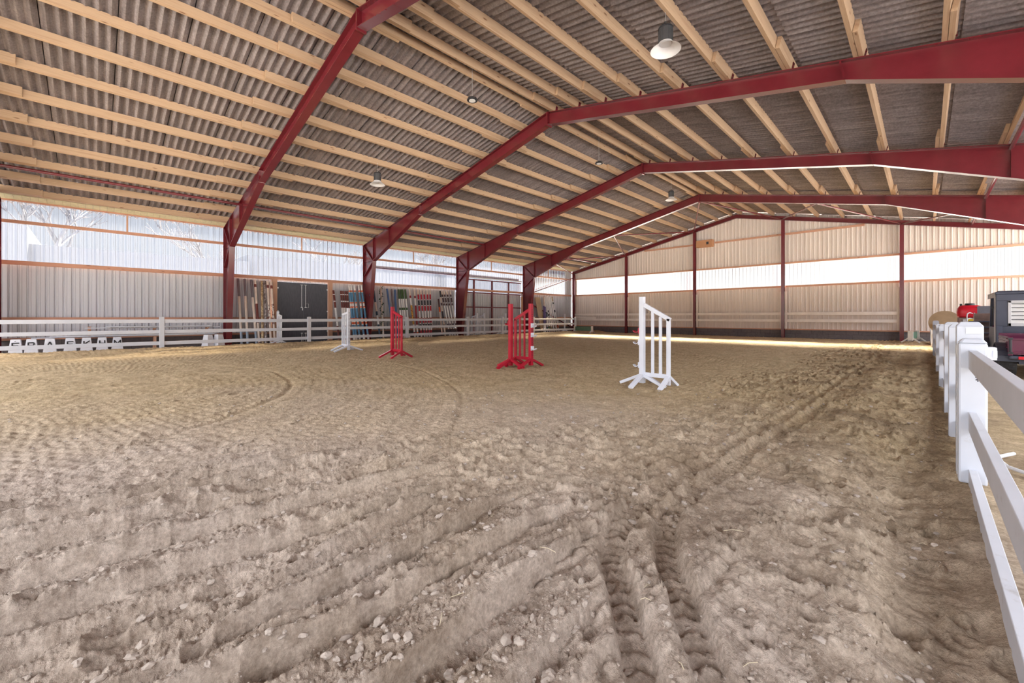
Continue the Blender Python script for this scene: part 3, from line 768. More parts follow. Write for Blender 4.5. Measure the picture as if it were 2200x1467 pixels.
# ------------------------------------------------------------------ lamps
def bell(loc, top, label):
    t = thing('high_bay_lamp', label, 'lamp', loc, 0, 'white shaded hall lamps')
    m = MB(); m.lathe([(.115, .12), (.125, .10), (.15, .075), (.205, .03), (.245, 0), (.248, -.004), (.243, -.002), (.2, .024), (.145, .066), (.118, .09), (.10, .11)], n=40)
    obj('lamp_shade', m, M['lampwhite'], t, smooth=True)
    m = MB(); m.lathe([(0, .10), (.10, .10), (.10, .105), (0, .105)], n=24); obj('lens', m, M['cream'] if False else M['lampwhite'], t)
    m = MB(); m.lathe([(.0, .12), (.112, .12), (.112, .37), (0, .37)], n=30)
    for k in range(30):
        a = 2 * PI * k / 30; m.box((.113 * math.cos(a), .113 * math.sin(a), .245), (.012, .006, .25), Matrix.Rotation(a, 3, 'Z'))
    b = obj('lamp_body', m, M['lampgrey'], t)
    m = MB(); m.lathe([(0, .42), (.06, .42), (.10, .40), (.122, .37), (.122, .355), (.0, .355)], n=30); m.tube([(0, -.035, .41), (0, -.035, .46), (0, 0, .485), (0, .035, .46), (0, .035, .41)], .008, 6); m.box((.07, 0, .41), (.03, .05, .03))
    obj('lamp_cap', m, M['black'], t)
    m = MB(); m.tube([(0, 0, .48), (0, 0, top - loc[2])], .005, 6); obj('hanging_chain', m, M['zinc'], t)
    return t
bell((-3.13, 6.86, 5.72), 6.37, 'bell-shaped lamp on the right slope, largest of the shaded lamps')
bell((-13.2, 6.8, 5.68), 6.42, 'bell-shaped lamp on the left slope, between the first two full frames')
bell((RX + .02, 18.5, 6.50), 7.49, 'bell-shaped lamp far off under the ridge before the fourth frame')
def ufo(loc, label):
    t = thing('round_ceiling_lamp', label, 'lamp', loc, 0, 'flat round lamps under the ridge')
    m = MB(); m.lathe([(0, .09), (.05, .09), (.065, .05), (.10, .045), (.135, .02), (.135, 0), (.12, -.008), (.105, 0)], n=32)
    for k in range(16): m.box((.085 * math.cos(k * PI / 8), .085 * math.sin(k * PI / 8), .045), (.06, .006, .035), Matrix.Rotation(k * PI / 8, 3, 'Z'))
    obj('housing', m, M['black'], t)
    m = MB(); m.lathe([(0, -.010), (.085, -.010), (.085, .0), (0, .0)], n=32); obj('lens', m, M['glasslamp'], t)
    m = MB(); m.tube([(0, 0, .09), (0, 0, ZT + .12 - loc[2])], .005, 6); obj('hanging_chain', m, M['zinc'], t)
ufo((RX + .02, 6.8, 6.69), 'flat round black-rimmed lamp on a chain, the nearer one')
ufo((RX + .02, 12.6, 6.60), 'flat round black-rimmed lamp on a chain, the farther one')

# ------------------------------------------------------------------ kickboards on the gable wall
for i in range(4):
    a, b = edges[i] + (.12 if i else .1), edges[i + 1] - .12
    for x, sd in ((a, 'left'), (b, 'right')):
        m = MB(); m.box((0, 0, 0), (.11, .06, 2.13)); tag(obj('upright_board', m, M['kick'], None, (x + (.0), YG - .12, .51 + 2.13 / 2)), 'upright pale board at the %s end of the gable %s' % (sd, gnm[i]), 'board', 'upright boards on the gable wall')
    for z, nm in ((1.37, 'upper'), (.98, 'lower')):
        m = MB(); m.box((0, 0, 0), (b - a + .1, .035, .15)); tag(obj('kick_rail', m, M['kick'], None, ((a + b) / 2, YG - .17, z)), '%s pale kick rail across the gable, %s' % (nm, gnm[i]), 'rail', 'kick rails on the gable wall')
m = MB(); m.bar((-.95, 0, .03), (.95, 0, -.03), .035, .15); tag(obj('loose_board', m, M['kick'], None, (-19.2, YG - .25, 1.14)), 'loose pale board tied slightly askew in the far left corner', 'board')

# ------------------------------------------------------------------ white fences
FX = -18.3
lp = [at_X(347.5, FX), at_X(664, FX), at_X(874.5, FX), at_X(1005, FX), at_X(1078.5, FX), at_X(1146.5, FX), at_X(1236, FX)]
lp = [lp[0] - 5.0] + lp
pw = ['left of the photo edge', 'right of the letter boxes', 'before the dark doors', 'right of the far red jump stand', 'past the third frame foot', 'leaning slightly', 'behind the nearer red stands', 'at the far left corner']
for y, wd in zip(lp, pw):
    m = MB(); m.box((0, 0, .55), (.11, .13, 1.27)); m.lathe([(.0, 1.2), (.055, 1.19)], n=4)
    o = tag(obj('fence_post', m, M['whitewood'], None, (FX, y, 0), bevel=.006), 'white post of the left fence, %s' % wd, 'fence post', 'white posts of the left fence')
    if 'leaning' in wd: o.rotation_euler = (-.06, 0, 0)
sp_ = ['behind the letter boxes', 'in front of the first frame foot', 'in front of the dark doors', 'in front of the red and white poles', 'in front of the stored stands', 'behind the red stands', 'in the far corner section']
for i in range(7):
    for z, nm in ((1.04, 'top'), (.685, 'middle'), (.30, 'bottom')):
        ya, yb = lp[i], lp[i + 1]; c = ((FX + .0), (ya + yb) / 2, z)
        m = MB(); m.box((0, 0, 0), (.045, yb - ya - .12, .12 if nm != 'middle' else .115))
        wd = sp_[i].replace('behind the letter', 'crossing the letter')
        o = tag(obj('fence_rail', m, M['whitewood'], None, c, bevel=.004), '%s rail of the left white fence, %s' % (nm, wd), 'fence rail', 'white rails of the left fence')
# right fence
rp_ = [4.62, 6.07, 7.41, 10.15, 12.9, 18.1, 23.0, 26.6]
rt_ = [1.145, 1.11, 1.12, 1.06, 1.03, 1.07, 1.07, 1.13]
rl = ['directly behind the gate post', 'second from the gate', 'third from the gate', 'fourth from the gate', 'beside the parked vehicle', 'beside the red tank', 'second last before the gable', 'nearest the gable wall']
for y, zt, wd in zip(rp_, rt_, rl):
    m = MB(); z0 = -.12
    m.bb(-.068, .068, -.066, .066, z0, zt - .03); 
    m.add([(-.068, -.066, zt - .03), (.068, -.066, zt - .03), (.068, .066, zt - .03), (-.068, .066, zt - .03), (-.045, -.045, zt), (.045, -.045, zt), (.045, .045, zt), (-.045, .045, zt)], [(0, 1, 5, 4), (1, 2, 6, 5), (2, 3, 7, 6), (3, 0, 4, 7), (4, 5, 6, 7)])
    tag(obj('fence_post', m, M['whitewood'], None, (.236, y, 0), bevel=.005), 'white post of the right fence, %s' % wd, 'fence post', 'white posts of the right fence')
for i in range(len(rp_) - 1):
    for z, nm in ((.885, 'top'), (.455, 'middle'), (.09, 'bottom')):
        ya, yb = rp_[i] + .05, rp_[i + 1] - .05
        m = MB(); m.box((0, 0, 0), (.042, yb - ya, .13)); 
        tag(obj('fence_rail', m, M['whitewood'], None, (.236, (ya + yb) / 2, z), bevel=.004), '%s rail of the right fence, just beyond the post %s' % (nm, rl[i]), 'fence rail', 'white rails of the right fence')
# near gate leaf: end post with three rails that run past the camera
t = thing('fence_gate', 'white gate leaf at the right edge, its three rails running out of the photo', 'gate', (.236, 4.36, 0))
m = MB(); m.bb(-.069, .069, -.066, .066, .02, 1.0)
m.add([(-.069, -.066, 1.0), (.069, -.066, 1.0), (.069, .066, 1.0), (-.069, .066, 1.0), (-.048, -.045, 1.03), (.048, -.045, 1.03), (.048, .045, 1.03), (-.048, .045, 1.03)], [(0, 1, 5, 4), (1, 2, 6, 5), (2, 3, 7, 6), (3, 0, 4, 7), (4, 5, 6, 7)])
gp = obj('gate_post', m, M['whitewood'], t, bevel=.012)
m = MB(); m.box((.085, .0, .93), (.05, .12, .085)); m.box((.10, .02, .93), (.02, .20, .05)); obj('latch', m, M['whitemetal'], t, bevel=.003)
for z in (.885, .455, .06):
    m = MB(); m.box((0, -2.4, z), (.042, 4.7, .13 if z > .1 else .12)); obj('rail', m, M['rail'], t, bevel=.003)
m = MB(); m.lathe([(.03, 0), (.0, 0)], n=6)
# little punched plate and marks on the posts
m = MB(); m.bb(.0, .075, -.0705, -.066, 1.058, 1.098); tag(obj('name_plate', m, M['zinc'], None, (.215, 4.62, 0)), 'small grey plate on the post behind the gate', 'plate')
m = MB(); m.bb(-.007, .007, -.0672, -.0655, .725, .733); m.bb(0, .008, -.0672, -.0655, .712, .729); m.bb(-.006, .004, -.0672, -.0655, .709, .716); m.bb(.002, .008, -.0672, -.0655, .700, .709)
obj('black_mark', m, M['black'], t, (.018, 0, .035))
# hose lying behind the gate
m = MB(); hp = [(.75 + .35 * math.sin(k * .7), 3.2 + k * .28, hz(.8, 3.2 + k * .28) + .03) for k in range(9)]
m.tube(hp, .014, 8); tag(obj('garden_hose', m, M['oldwhite'], smooth=True), 'pale hose lying on the sand behind the right fence', 'hose')

# ------------------------------------------------------------------ jump stands
def stand(loc, sgn, kind, label, H=1.5, wing=.5, low=1.13, rzz=0, xfeet=False, cups=((.0, 0),), group='jump stands with slanted wings', holes=True, foot=.42, wingon=True, cup_mat='whitemetal'):
    mt = M['jumpred'] if kind == 'red' else M['whitemetal']
    x, y = loc; z = hz(x, y) if x > -19 else .0
    t = thing('jump_stand', label, 'jump stand', (x, y, z), rzz, group)
    pwid = .082
    m = MB(); m.bb(-pwid / 2, pwid / 2, -pwid / 2, pwid / 2, .05, H); p = obj('main_post', m, mt, t, bevel=.003)
    if holes:
        m = MB(); n = int((H - .35) / .05)
        for k in range(n): m.bb(-sgn * (pwid / 2 + .003), -sgn * (pwid / 2 - .002), -.010, .010, .28 + k * .05, .305 + k * .05)
        m2 = MB()
        obj('peg_holes', m, M['black'], p)
    if wingon:
        w0 = sgn * (pwid / 2 - .005); w1 = sgn * wing
        m = MB(); m.bb(w1 - .03, w1 + .03, -.022, .022, .06, low); obj('wing_post', m, mt, t, bevel=.003)
        m = MB(); m.bar((w0, 0, H - .14), (w1 + sgn * .03, 0, low - .02), .044, .07, (0, 1, 0)); obj('slanted_rail', m, mt, t, bevel=.003)
        m = MB(); m.bb(min(w0, w1), max(w0, w1), -.02, .02, .17, .24); obj('bottom_rail', m, mt, t, bevel=.003)
        for q in (.36, .68):
            xx = w0 + (w1 - w0) * q; zt = H - .16 + (low - .04 - H + .14) * q
            m = MB(); m.bb(xx - .025, xx + .025, -.012, .012, .23, zt); obj('slat', m, mt, t, bevel=.002)
    dirs = [(0, 0, 0, -1), (0, 0, 0, 1)] + ([(sgn * wing, 0, 0, -1), (sgn * wing, 0, 0, 1)] if wingon else [])
    if xfeet: dirs += [(0, 0, -1, 0), (0, 0, 1, 0)]
    for (a, b, dx, dy) in dirs:
        m = MB(); f = foot * (.8 if a else 1)
        m.bar((a, b, .20), (a + dx * f, b + dy * f, .015), .07, .05, (dy, -dx, 0)); obj('foot', m, mt, t, bevel=.003)
    for (cz, typ) in cups:
        if cz <= 0: continue
        m = MB(); s0 = -sgn * (pwid / 2)
        m.bb(min(s0, s0 - sgn * .015), max(s0, s0 - sgn * .015), -.05, .05, cz - .05, cz + .05)
        pts = [(s0 - sgn * (.02 + .10 * q), 0, cz - .035 * math.sin(q * PI)) for q in (0, .25, .5, .75, 1)]
        for a_, b_ in zip(pts[:-1], pts[1:]): m.bar(a_, b_, .07, .012)
        obj('pole_cup', m, M['jumpred'] if typ == 'r' else M['whitemetal'], t)
    return t
stand((-3.50, 6.75), 1, 'white', 'large white jump stand with slatted wing, nearest in the arena', 1.55, .47, 1.17, 0, True, ((.96, 'r'), (.76, 'w'), (.36, 'w')), holes=False)
stand((-6.53, 7.2), -1, 'red', 'red jump stand with wing slanting down to the left, pale peg strip', 1.49, .50, 1.13, 0, False, ((.98, 'w'), (.76, 'w'), (.45, 'w')))
stand((-6.88, 6.88), 1, 'red', 'wingless red upright on crossed feet beside the nearer red winged stand', 1.49, .5, 1.1, 0, True, ((1.03, 'r'),), wingon=False)
stand((-11.12, 6.2), 1, 'red', 'far red jump stand with wing slanting down to the right', 1.47, .52, 1.18, 0, False, (), holes=False)
stand((-14.1, 6.2), -1, 'white', 'white jump stand with a wing to the left, farthest in the arena', 1.48, .5, 1.28, 0, False, (), foot=.5)
stand((-19.35, at_X(597, -19.35)), 1, 'white', 'white jump stand stored behind the fence at the dark doors', 1.42, .45, 1.22, 0, False, (), holes=False, group='jump stands stored behind the left fence')
for px, wd in ((1025, 'left of the pair beside the third frame'), (1040, 'right of the pair beside the third frame'), (1086, 'nearest the leaning plank')):
    stand((-19.35, at_X(px, -19.35)), -1, 'white', 'white jump stand stored behind the fence, %s' % wd, 1.42, .55, 1.18, 0, False, (), holes=False, group='jump stands stored behind the left fence')
stand((-18.9, at_X(1213, -18.9)), -1, 'white', 'single white upright on splayed feet near the far left corner', 1.36, .5, 1.2, 0, True, (), holes=False, wingon=False, group='jump stands stored behind the left fence')
# cavaletti planks
def plank_jump(loc, rzz, L, label):
    t = thing('plank_jump', label, 'jump', (loc[0], loc[1], hz(*loc)), rzz, 'low green plank jumps')
    m = MB(); m.bb(-L / 2, L / 2, -.015, .015, .16, .46); obj('plank', m, M['green'], t, bevel=.003)
    for s_ in (-1, 1):
        e = MB(); e.bb(s_ * L / 2 - .035, s_ * L / 2 + .035, -.09, .09, .1, .52)
        o = obj('end_board', e, M['oldwhite'], t, bevel=.003)
        for q in (-1, 1):
            m = MB(); m.bar((s_ * L / 2, q * .05, .22), (s_ * L / 2, q * .30, .02), .06, .05); obj('foot', m, M['oldwhite'], t)
plank_jump((-17.55, 25.0), 0, 1.5, 'low green plank jump standing end-on to the left fence corner')
plank_jump((-.36, 26.2), 1.45, 1.5, 'low green plank jump beside the far end of the right fence')

# ------------------------------------------------------------------ jump poles leaning on the left wall
def pole(px0, py0, px1, py1, bands, label, group, r=.048, xt=-20.58, xb=-19.8, garland=False):
    yt = at_X(px0, xt); yb = at_X(px1, xb); zt = zof(py0, xt, yt); zb = .0
    a = Vector((xt + r, yt, zt)); b = Vector((xb, yb, zb))
    t = None; keys = []
    mb = MB(); d = b - a; L = d.length; d.normalize()
    q = Vector((0, 1, 0)); q = (q - d * q.dot(d)).normalized(); p = d.cross(q)
    cuts = [0]; cols = []
    for c, ye in bands:
        f = min(1, max(0, (ye - py0) / (py1 - py0))); cuts.append(f if ye < py1 - .5 else 1); cols.append(c)
    if cuts[-1] < 1: cuts.append(1); cols.append('white')
    for c in cols:
        if c not in keys: keys.append(c)
    n = 14
    for k, c in enumerate(cols):
        f0, f1 = cuts[k], cuts[k + 1]
        if f1 <= f0: continue
        mb.mi = keys.index(c); P = []
        for f in (f0, f1):
            for j in range(n):
                an = 2 * PI * j / n; v = d * (L * f) + (q * math.cos(an) + p * math.sin(an)) * r; P.append(v)
        F = [(j, (j + 1) % n, n + (j + 1) % n, n + j) for j in range(n)]
        if k == 0: F.append(tuple(range(n - 1, -1, -1)))
        if cuts[k + 1] >= 1: F.append(tuple(range(n, 2 * n)))
        mb.add(P, F)
    o = obj('jump_pole', mb, None, None, a, mats=[pole_mat(c) for c in keys], smooth=True)
    tag(o, label, 'jump pole', group)
    if garland:
        g_ = MB(); rnd = random.Random(5)
        N = 260
        for i in range(N):
            f = (i + .5) / N; an = f * 2 * PI * 6.5 + rnd.uniform(-.5, .5)
            c = d * (L * f) + (q * math.cos(an) + p * math.sin(an)) * (r + .012)
            dr = Vector((rnd.uniform(-1, 1), rnd.uniform(-1, 1), rnd.uniform(-1, 1))).normalized(); s2 = dr.cross(Vector((.3, .5, .8))).normalized()
            l = rnd.uniform(.08, .14)
            g_.add([c, c + dr * l * .5 + s2 * .03, c + dr * l, c + dr * l * .5 - s2 * .03], [(0, 1, 2, 3)])
        obj('leaf_garland', g_, M['leaf'], o)
    return o
GP1 = 'jump poles left of the dark doors'; GP2 = 'jump poles right of the dark doors'; GP3 = 'jump poles in the third bay'; GP4 = 'jump poles in the far left corner'
pole(510.7, 598.5, 519.5, 742.7, [('grey', 637.7), ('cream', 708.4), ('slate', 743)], 'grey and cream jump pole, first of all beside the first frame foot', GP1)
pole(524.7, 599.3, 532.5, 742, [('grey', 636.9), ('cream', 708.4), ('slate', 743)], 'grey and cream jump pole, second from the first frame foot', GP1)
pole(538.9, 601.5, 551.6, 741.6, [('grey', 640), ('cream', 708.4), ('slate', 743)], 'grey and cream jump pole, third from the first frame foot', GP1)
pole(547, 602.2, 557.4, 741.6, [('cream', 611.3), ('brown', 617.8), ('cream', 653.8), ('brown', 695.3), ('cream', 736), ('brown', 739), ('white', 742)], 'cream and smooth brown pole right of the grey topped ones', GP1)
pole(562, 603.6, 564.2, 741, [('raw', 742)], 'plain yellowish unpainted jump pole', GP1)
pole(567.7, 603.6, 571.8, 741, [('birch', 742)], 'peeling grey and white mottled jump pole', GP1)
pole(573.8, 604.7, 582.7, 740.5, [('cream', 613), ('brown', 619.7), ('cream', 654.4), ('flaky', 698), ('cream', 736.5), ('brown', 741)], 'cream pole with flaking brown section, left of two', GP1)
pole(581.9, 605, 591, 740, [('cream', 614), ('brown', 620.8), ('cream', 654.4), ('flaky', 698), ('cream', 736.5), ('brown', 741)], 'cream pole with flaking brown section, right of two', GP1)
br = lambda o: [('brown', 632.3 + o), ('white', 634.3 + o), ('brown', 646.7 + o), ('white', 649.2 + o), ('brown', 661.6 + o), ('white', 699), ('brown', 733)]
pole(715.3, 624, 729, 731, br(-.4), 'brown and white ringed pole standing apart next to the door post', GP2)
for i, (a, b) in enumerate(((731.7, 740.4), (736, 745), (740.6, 749.6), (744.8, 754.6))):
    pole(a, 625 + .3 * i, b, 732, br(.2 * i), 'brown and white ringed pole in the close row, %s from left' % ['first', 'second', 'third', 'fourth'][i], GP2, .04)
bl = [('white', 624.8), ('orange', 627.6), ('white', 629.1), ('blue', 649.3), ('white', 650.3), ('orange', 652.7), ('white', 659.3), ('orange', 662), ('white', 663.4), ('blue', 683.9), ('orange', 686), ('white', 692.5), ('orange', 696.6), ('white', 698.7), ('blue', 719), ('white', 720.2), ('orange', 722.8), ('white', 733)]
for i, (a, b) in enumerate(((749.2, 761.4), (753.4, 766), (760, 773.4), (770, 782.6), (775.2, 792))):
    pole(a, 613.3, b, 732, bl, 'blue pole with orange and white rings, %s from left' % ['first', 'second', 'third', 'fourth', 'fifth'][i], GP2, .05)
pole(802, 624.5, 817.6, 731, [('navy', 650), ('cream', 670), ('navy', 678.7), ('white', 698), ('navy', 731)], 'dark blue and white pole just right of the second frame foot', GP3)
pole(817, 617, 824.3, 731, [('cream', 731)], 'cream pole wound with a green leaf garland', GP3, garland=True)
pole(830.4, 620.5, 847.2, 730.7, [('royal', 731)], 'plain blue pole, left of two, leaning strongly', GP3)
pole(840.2, 621.6, 849.5, 729, [('taupe', 730)], 'plain brownish grey pole between two blue ones', GP3)
pole(847.6, 622.5, 853.6, 728, [('royal', 729)], 'plain blue pole, right of two, standing steeper', GP3)
gb = [('green', 642.9), ('white', 662), ('green', 667.2), ('white', 709), ('green', 720), ('white', 729)]
for i, (a, b) in enumerate(((855.5, 864.7), (860.2, 869.6), (863.8, 874.5), (869.4, 880))):
    pole(a, 622, b, 728, gb, 'green and white pole behind the far red stand, %s from left' % ['first', 'second', 'third', 'fourth'][i], GP3, .045)
pole(878.7, 620.7, 892, 726, [('cream', 635.5), ('maroon', 640.6), ('white', 656.3), ('yell', 696.9), ('white', 712.7), ('maroon', 718), ('white', 727)], 'white pole with red section streaked yellow', GP3)
pole(889.4, 622.2, 898, 726, [('cream', 636.2), ('maroon', 641.3), ('white', 657), ('maroon', 697.4), ('white', 712.7), ('orange', 718), ('white', 727)], 'white and dark red pole next to the yellow streaked one', GP3)
rb = [('cream', 633.2), ('red', 644.2), ('white', 646), ('ink', 656.5), ('white', 658.3), ('red', 668.7), ('white', 683.9), ('red', 694.3), ('white', 696.4), ('ink', 702), ('white', 709.6), ('red', 717.8), ('white', 727)]
for i, (a, b) in enumerate(((896.8, 905.8), (902.9, 913), (909.9, 917.5), (917, 922.7), (923, 926.8))):
    pole(a, 622.7 + .3 * i, b, 726, rb, 'red, black and white banded pole, %s from left' % ['first', 'second', 'third', 'fourth', 'fifth'][i], GP3, .045)
pole(941, 642.7, 950.8, 718, [('choc', 658.7), ('orange', 668.7), ('cream', 707.6), ('orange', 712), ('choc', 719)], 'short pole with dark top and orange band', GP3)
pole(944.4, 625.3, 957, 723, [('ink', 638.9), ('cream', 651), ('choc', 656.5), ('cream', 668.7), ('ink', 683.9), ('cream', 696.9), ('choc', 702), ('cream', 724)], 'cream and black pole crossing beside the short orange banded one', GP3)
cb_ = [('cream', 633.2), ('choc', 638), ('white', 640), ('choc', 650), ('white', 652), ('choc', 656.5), ('white', 694.8), ('choc', 701), ('white', 706), ('choc', 714), ('white', 724)]
for i, (a, b) in enumerate(((947.8, 967.2), (952.9, 972.8), (958.8, 978.4), (965.8, 983.5))):
    pole(a, 625.3, b, 722.5, cb_, 'white pole with dark brown rings leaning strongly, %s from left' % ['first', 'second', 'third', 'fourth'][i], GP3, .045)
K7 = .09545
far_p = [((497, 400), (512, 1215), [('cream', 658), ('purple', 696), ('white', 717)], 'white pole with a purple middle, left of two, far corner'),
         ((522, 385), (542, 1215), [('white', 660), ('purple', 697), ('white', 717)], 'white pole with a purple middle, right of two, far corner'),
         ((552, 380), (590, 1215), [('white', 672), ('navy', 682), ('white', 703), ('navy', 711), ('white', 717)], 'white pole with dark blue bands, far corner'),
         ((575, 380), (640, 1215), [('white', 668), ('ink', 672), ('white', 676), ('ink', 680), ('white', 702), ('green', 709), ('white', 717)], 'white pole with black and green bands, far corner'),
         ((600, 400), (690, 1215), [('white', 703), ('raw', 709), ('white', 717)], 'white pole with a yellowish band near its foot, far corner'),
         ((618, 395), (740, 1215), [('white', 717)], 'plain white pole leaning strongly in the far corner, left of two'),
         ((650, 395), (800, 1215), [('white', 717)], 'plain white pole leaning strongly in the far corner, right of two'),
         ((680, 400), (850, 1215), [('raw', 648), ('white', 650), ('ink', 654), ('white', 667), ('ink', 672), ('white', 696), ('orange', 706), ('white', 717)], 'white pole with black and orange marks, rightmost in the far corner')]
for (a, b, bd, lb) in far_p:
    pole(1120 + K7 * a[0], 600 + K7 * a[1], 1120 + K7 * b[0], 716, bd, lb, GP4, .045)
m = MB(); m.bar((0, 0, .2), (-.55, -.05, 2.75), .55, .03, (0, 1, 0)); tag(obj('leaning_board', m, M['tan'], None, (-20.0, at_X(1163, -20.2), -.1)), 'tan board leaning behind the white poles in the far corner', 'board')

# ------------------------------------------------------------------ letter markers
def letter(mb, ch, s, th):                     # block letters in the Y-Z plane, s high, on face x=0
    w_ = s * .78; b = s * .2
    def st(a, c): mb.bar((0, a[0] * w_, a[1] * s), (0, c[0] * w_, c[1] * s), th, b * .85, (1, 0, 0))
    S = {'E': [((-.4, 0), (-.4, 1)), ((-.4, .93), (.5, .93)), ((-.4, .5), (.4, .5)), ((-.4, .07), (.5, .07))],
         'B': [((-.4, 0), (-.4, 1)), ((-.4, .93), (.3, .93)), ((-.4, .5), (.3, .5)), ((-.4, .07), (.35, .07)), ((.3, .97), (.42, .72)), ((.42, .75), (.25, .48)), ((.3, .52), (.48, .27)), ((.48, .3), (.3, .03))],
         'A': [((-.5, 0), (0, 1)), ((.5, 0), (0, 1)), ((-.3, .33), (.3, .33))],
         'F': [((-.4, 0), (-.4, 1)), ((-.4, .93), (.5, .93)), ((-.4, .5), (.4, .5))],
         'K': [((-.4, 0), (-.4, 1)), ((-.4, .4), (.5, 1)), ((-.15, .55), (.5, 0))],
         'H': [((-.4, 0), (-.4, 1)), ((.4, 0), (.4, 1)), ((-.4, .5), (.4, .5))],
         'M': [((-.5, 0), (-.5, 1)), ((.5, 0), (.5, 1)), ((-.5, .95), (0, .35)), ((.5, .95), (0, .35))]}
    for a, c in S[ch]: st(a, c)
def marker(px, ch, X=-19.55, rzz=0, label='', pale=False):
    Y = at_X(px, X); t = thing('letter_marker', label, 'arena marker', (X, Y, 0), rzz, 'white letter boxes behind the left fence')
    m = MB(); bx, tx, hh = .155, .098, .5; P = []
    for h, z in ((bx, 0), (tx, hh)):
        P += [(-h, -h, z), (h, -h, z), (h, h, z), (-h, h, z)]
    m.add(P, [(3, 2, 1, 0), (4, 5, 6, 7), (0, 1, 5, 4), (1, 2, 6, 5), (2, 3, 7, 6), (3, 0, 4, 7)])
    obj('box_body', m, M['whitemetal'], t, bevel=.006)
    if ch:
        m = MB(); letter(m, ch, .19, .006)
        if ch == 'E': m.box((0, -.005, .235), (.006, .02, .02))
        o = obj('letter', m, M['black'], t, (.138, 0, .215)); o.rotation_euler = (0, -math.atan((bx - tx) / hh), 0)
for px, ch in ((34, 'E'), (68, 'B'), (107.7, 'A'), (151, 'F'), (186, 'K'), (219.5, 'H'), (252, 'M')):
    marker(px, ch, label='white tapered marker box with black letter %s behind the fence' % ch)
marker(447, None, rzz=.6, label='blank side of a white marker box, left of two near the first frame')
marker(470, None, rzz=.5, label='blank side of a white marker box, right of two near the first frame')
# stored white rails along the wall behind the markers
ws = [(-20.25, -1.4, 3.5, .50, 'lowest'), (-20.12, -1.0, 3.4, .53, 'second'), (-20.28, -.6, 3.5, .575, 'third'), (-20.18, -1.6, 2.4, .62, 'fourth'), (-20.22, -.2, 3.6, .80, 'topmost long'), (-20.12, .3, 3.3, .84, 'topmost short')]
for i, (x, y0, y1, z, nm) in enumerate(ws):
    m = MB(); m.box((0, 0, 0), (.10, y1 - y0, .035)); tag(obj('stored_rail', m, M['whitewood'] if i != 3 else M['girt'], None, (x, (y0 + y1) / 2, z), bevel=.002),
        '%s rail of the bundle stored along the wall behind the letter boxes' % nm, 'rail', 'stored rails behind the letter boxes')
for y in (-.1, 1.6, 3.2):
    m = MB(); m.bb(-.25, .1, -.04, .04, -.05, .48); m.bb(-.25, -.19, -.04, .04, .3, .85); m.bb(-.25, .1, -.04, .04, .74, .78)
    tag(obj('rail_bracket', m, M['board'], None, (-20.25, y, 0)), 'timber bracket under the stored rails, %s of three' % {-.1: 'left', 1.6: 'middle', 3.2: 'right'}[y], 'bracket')

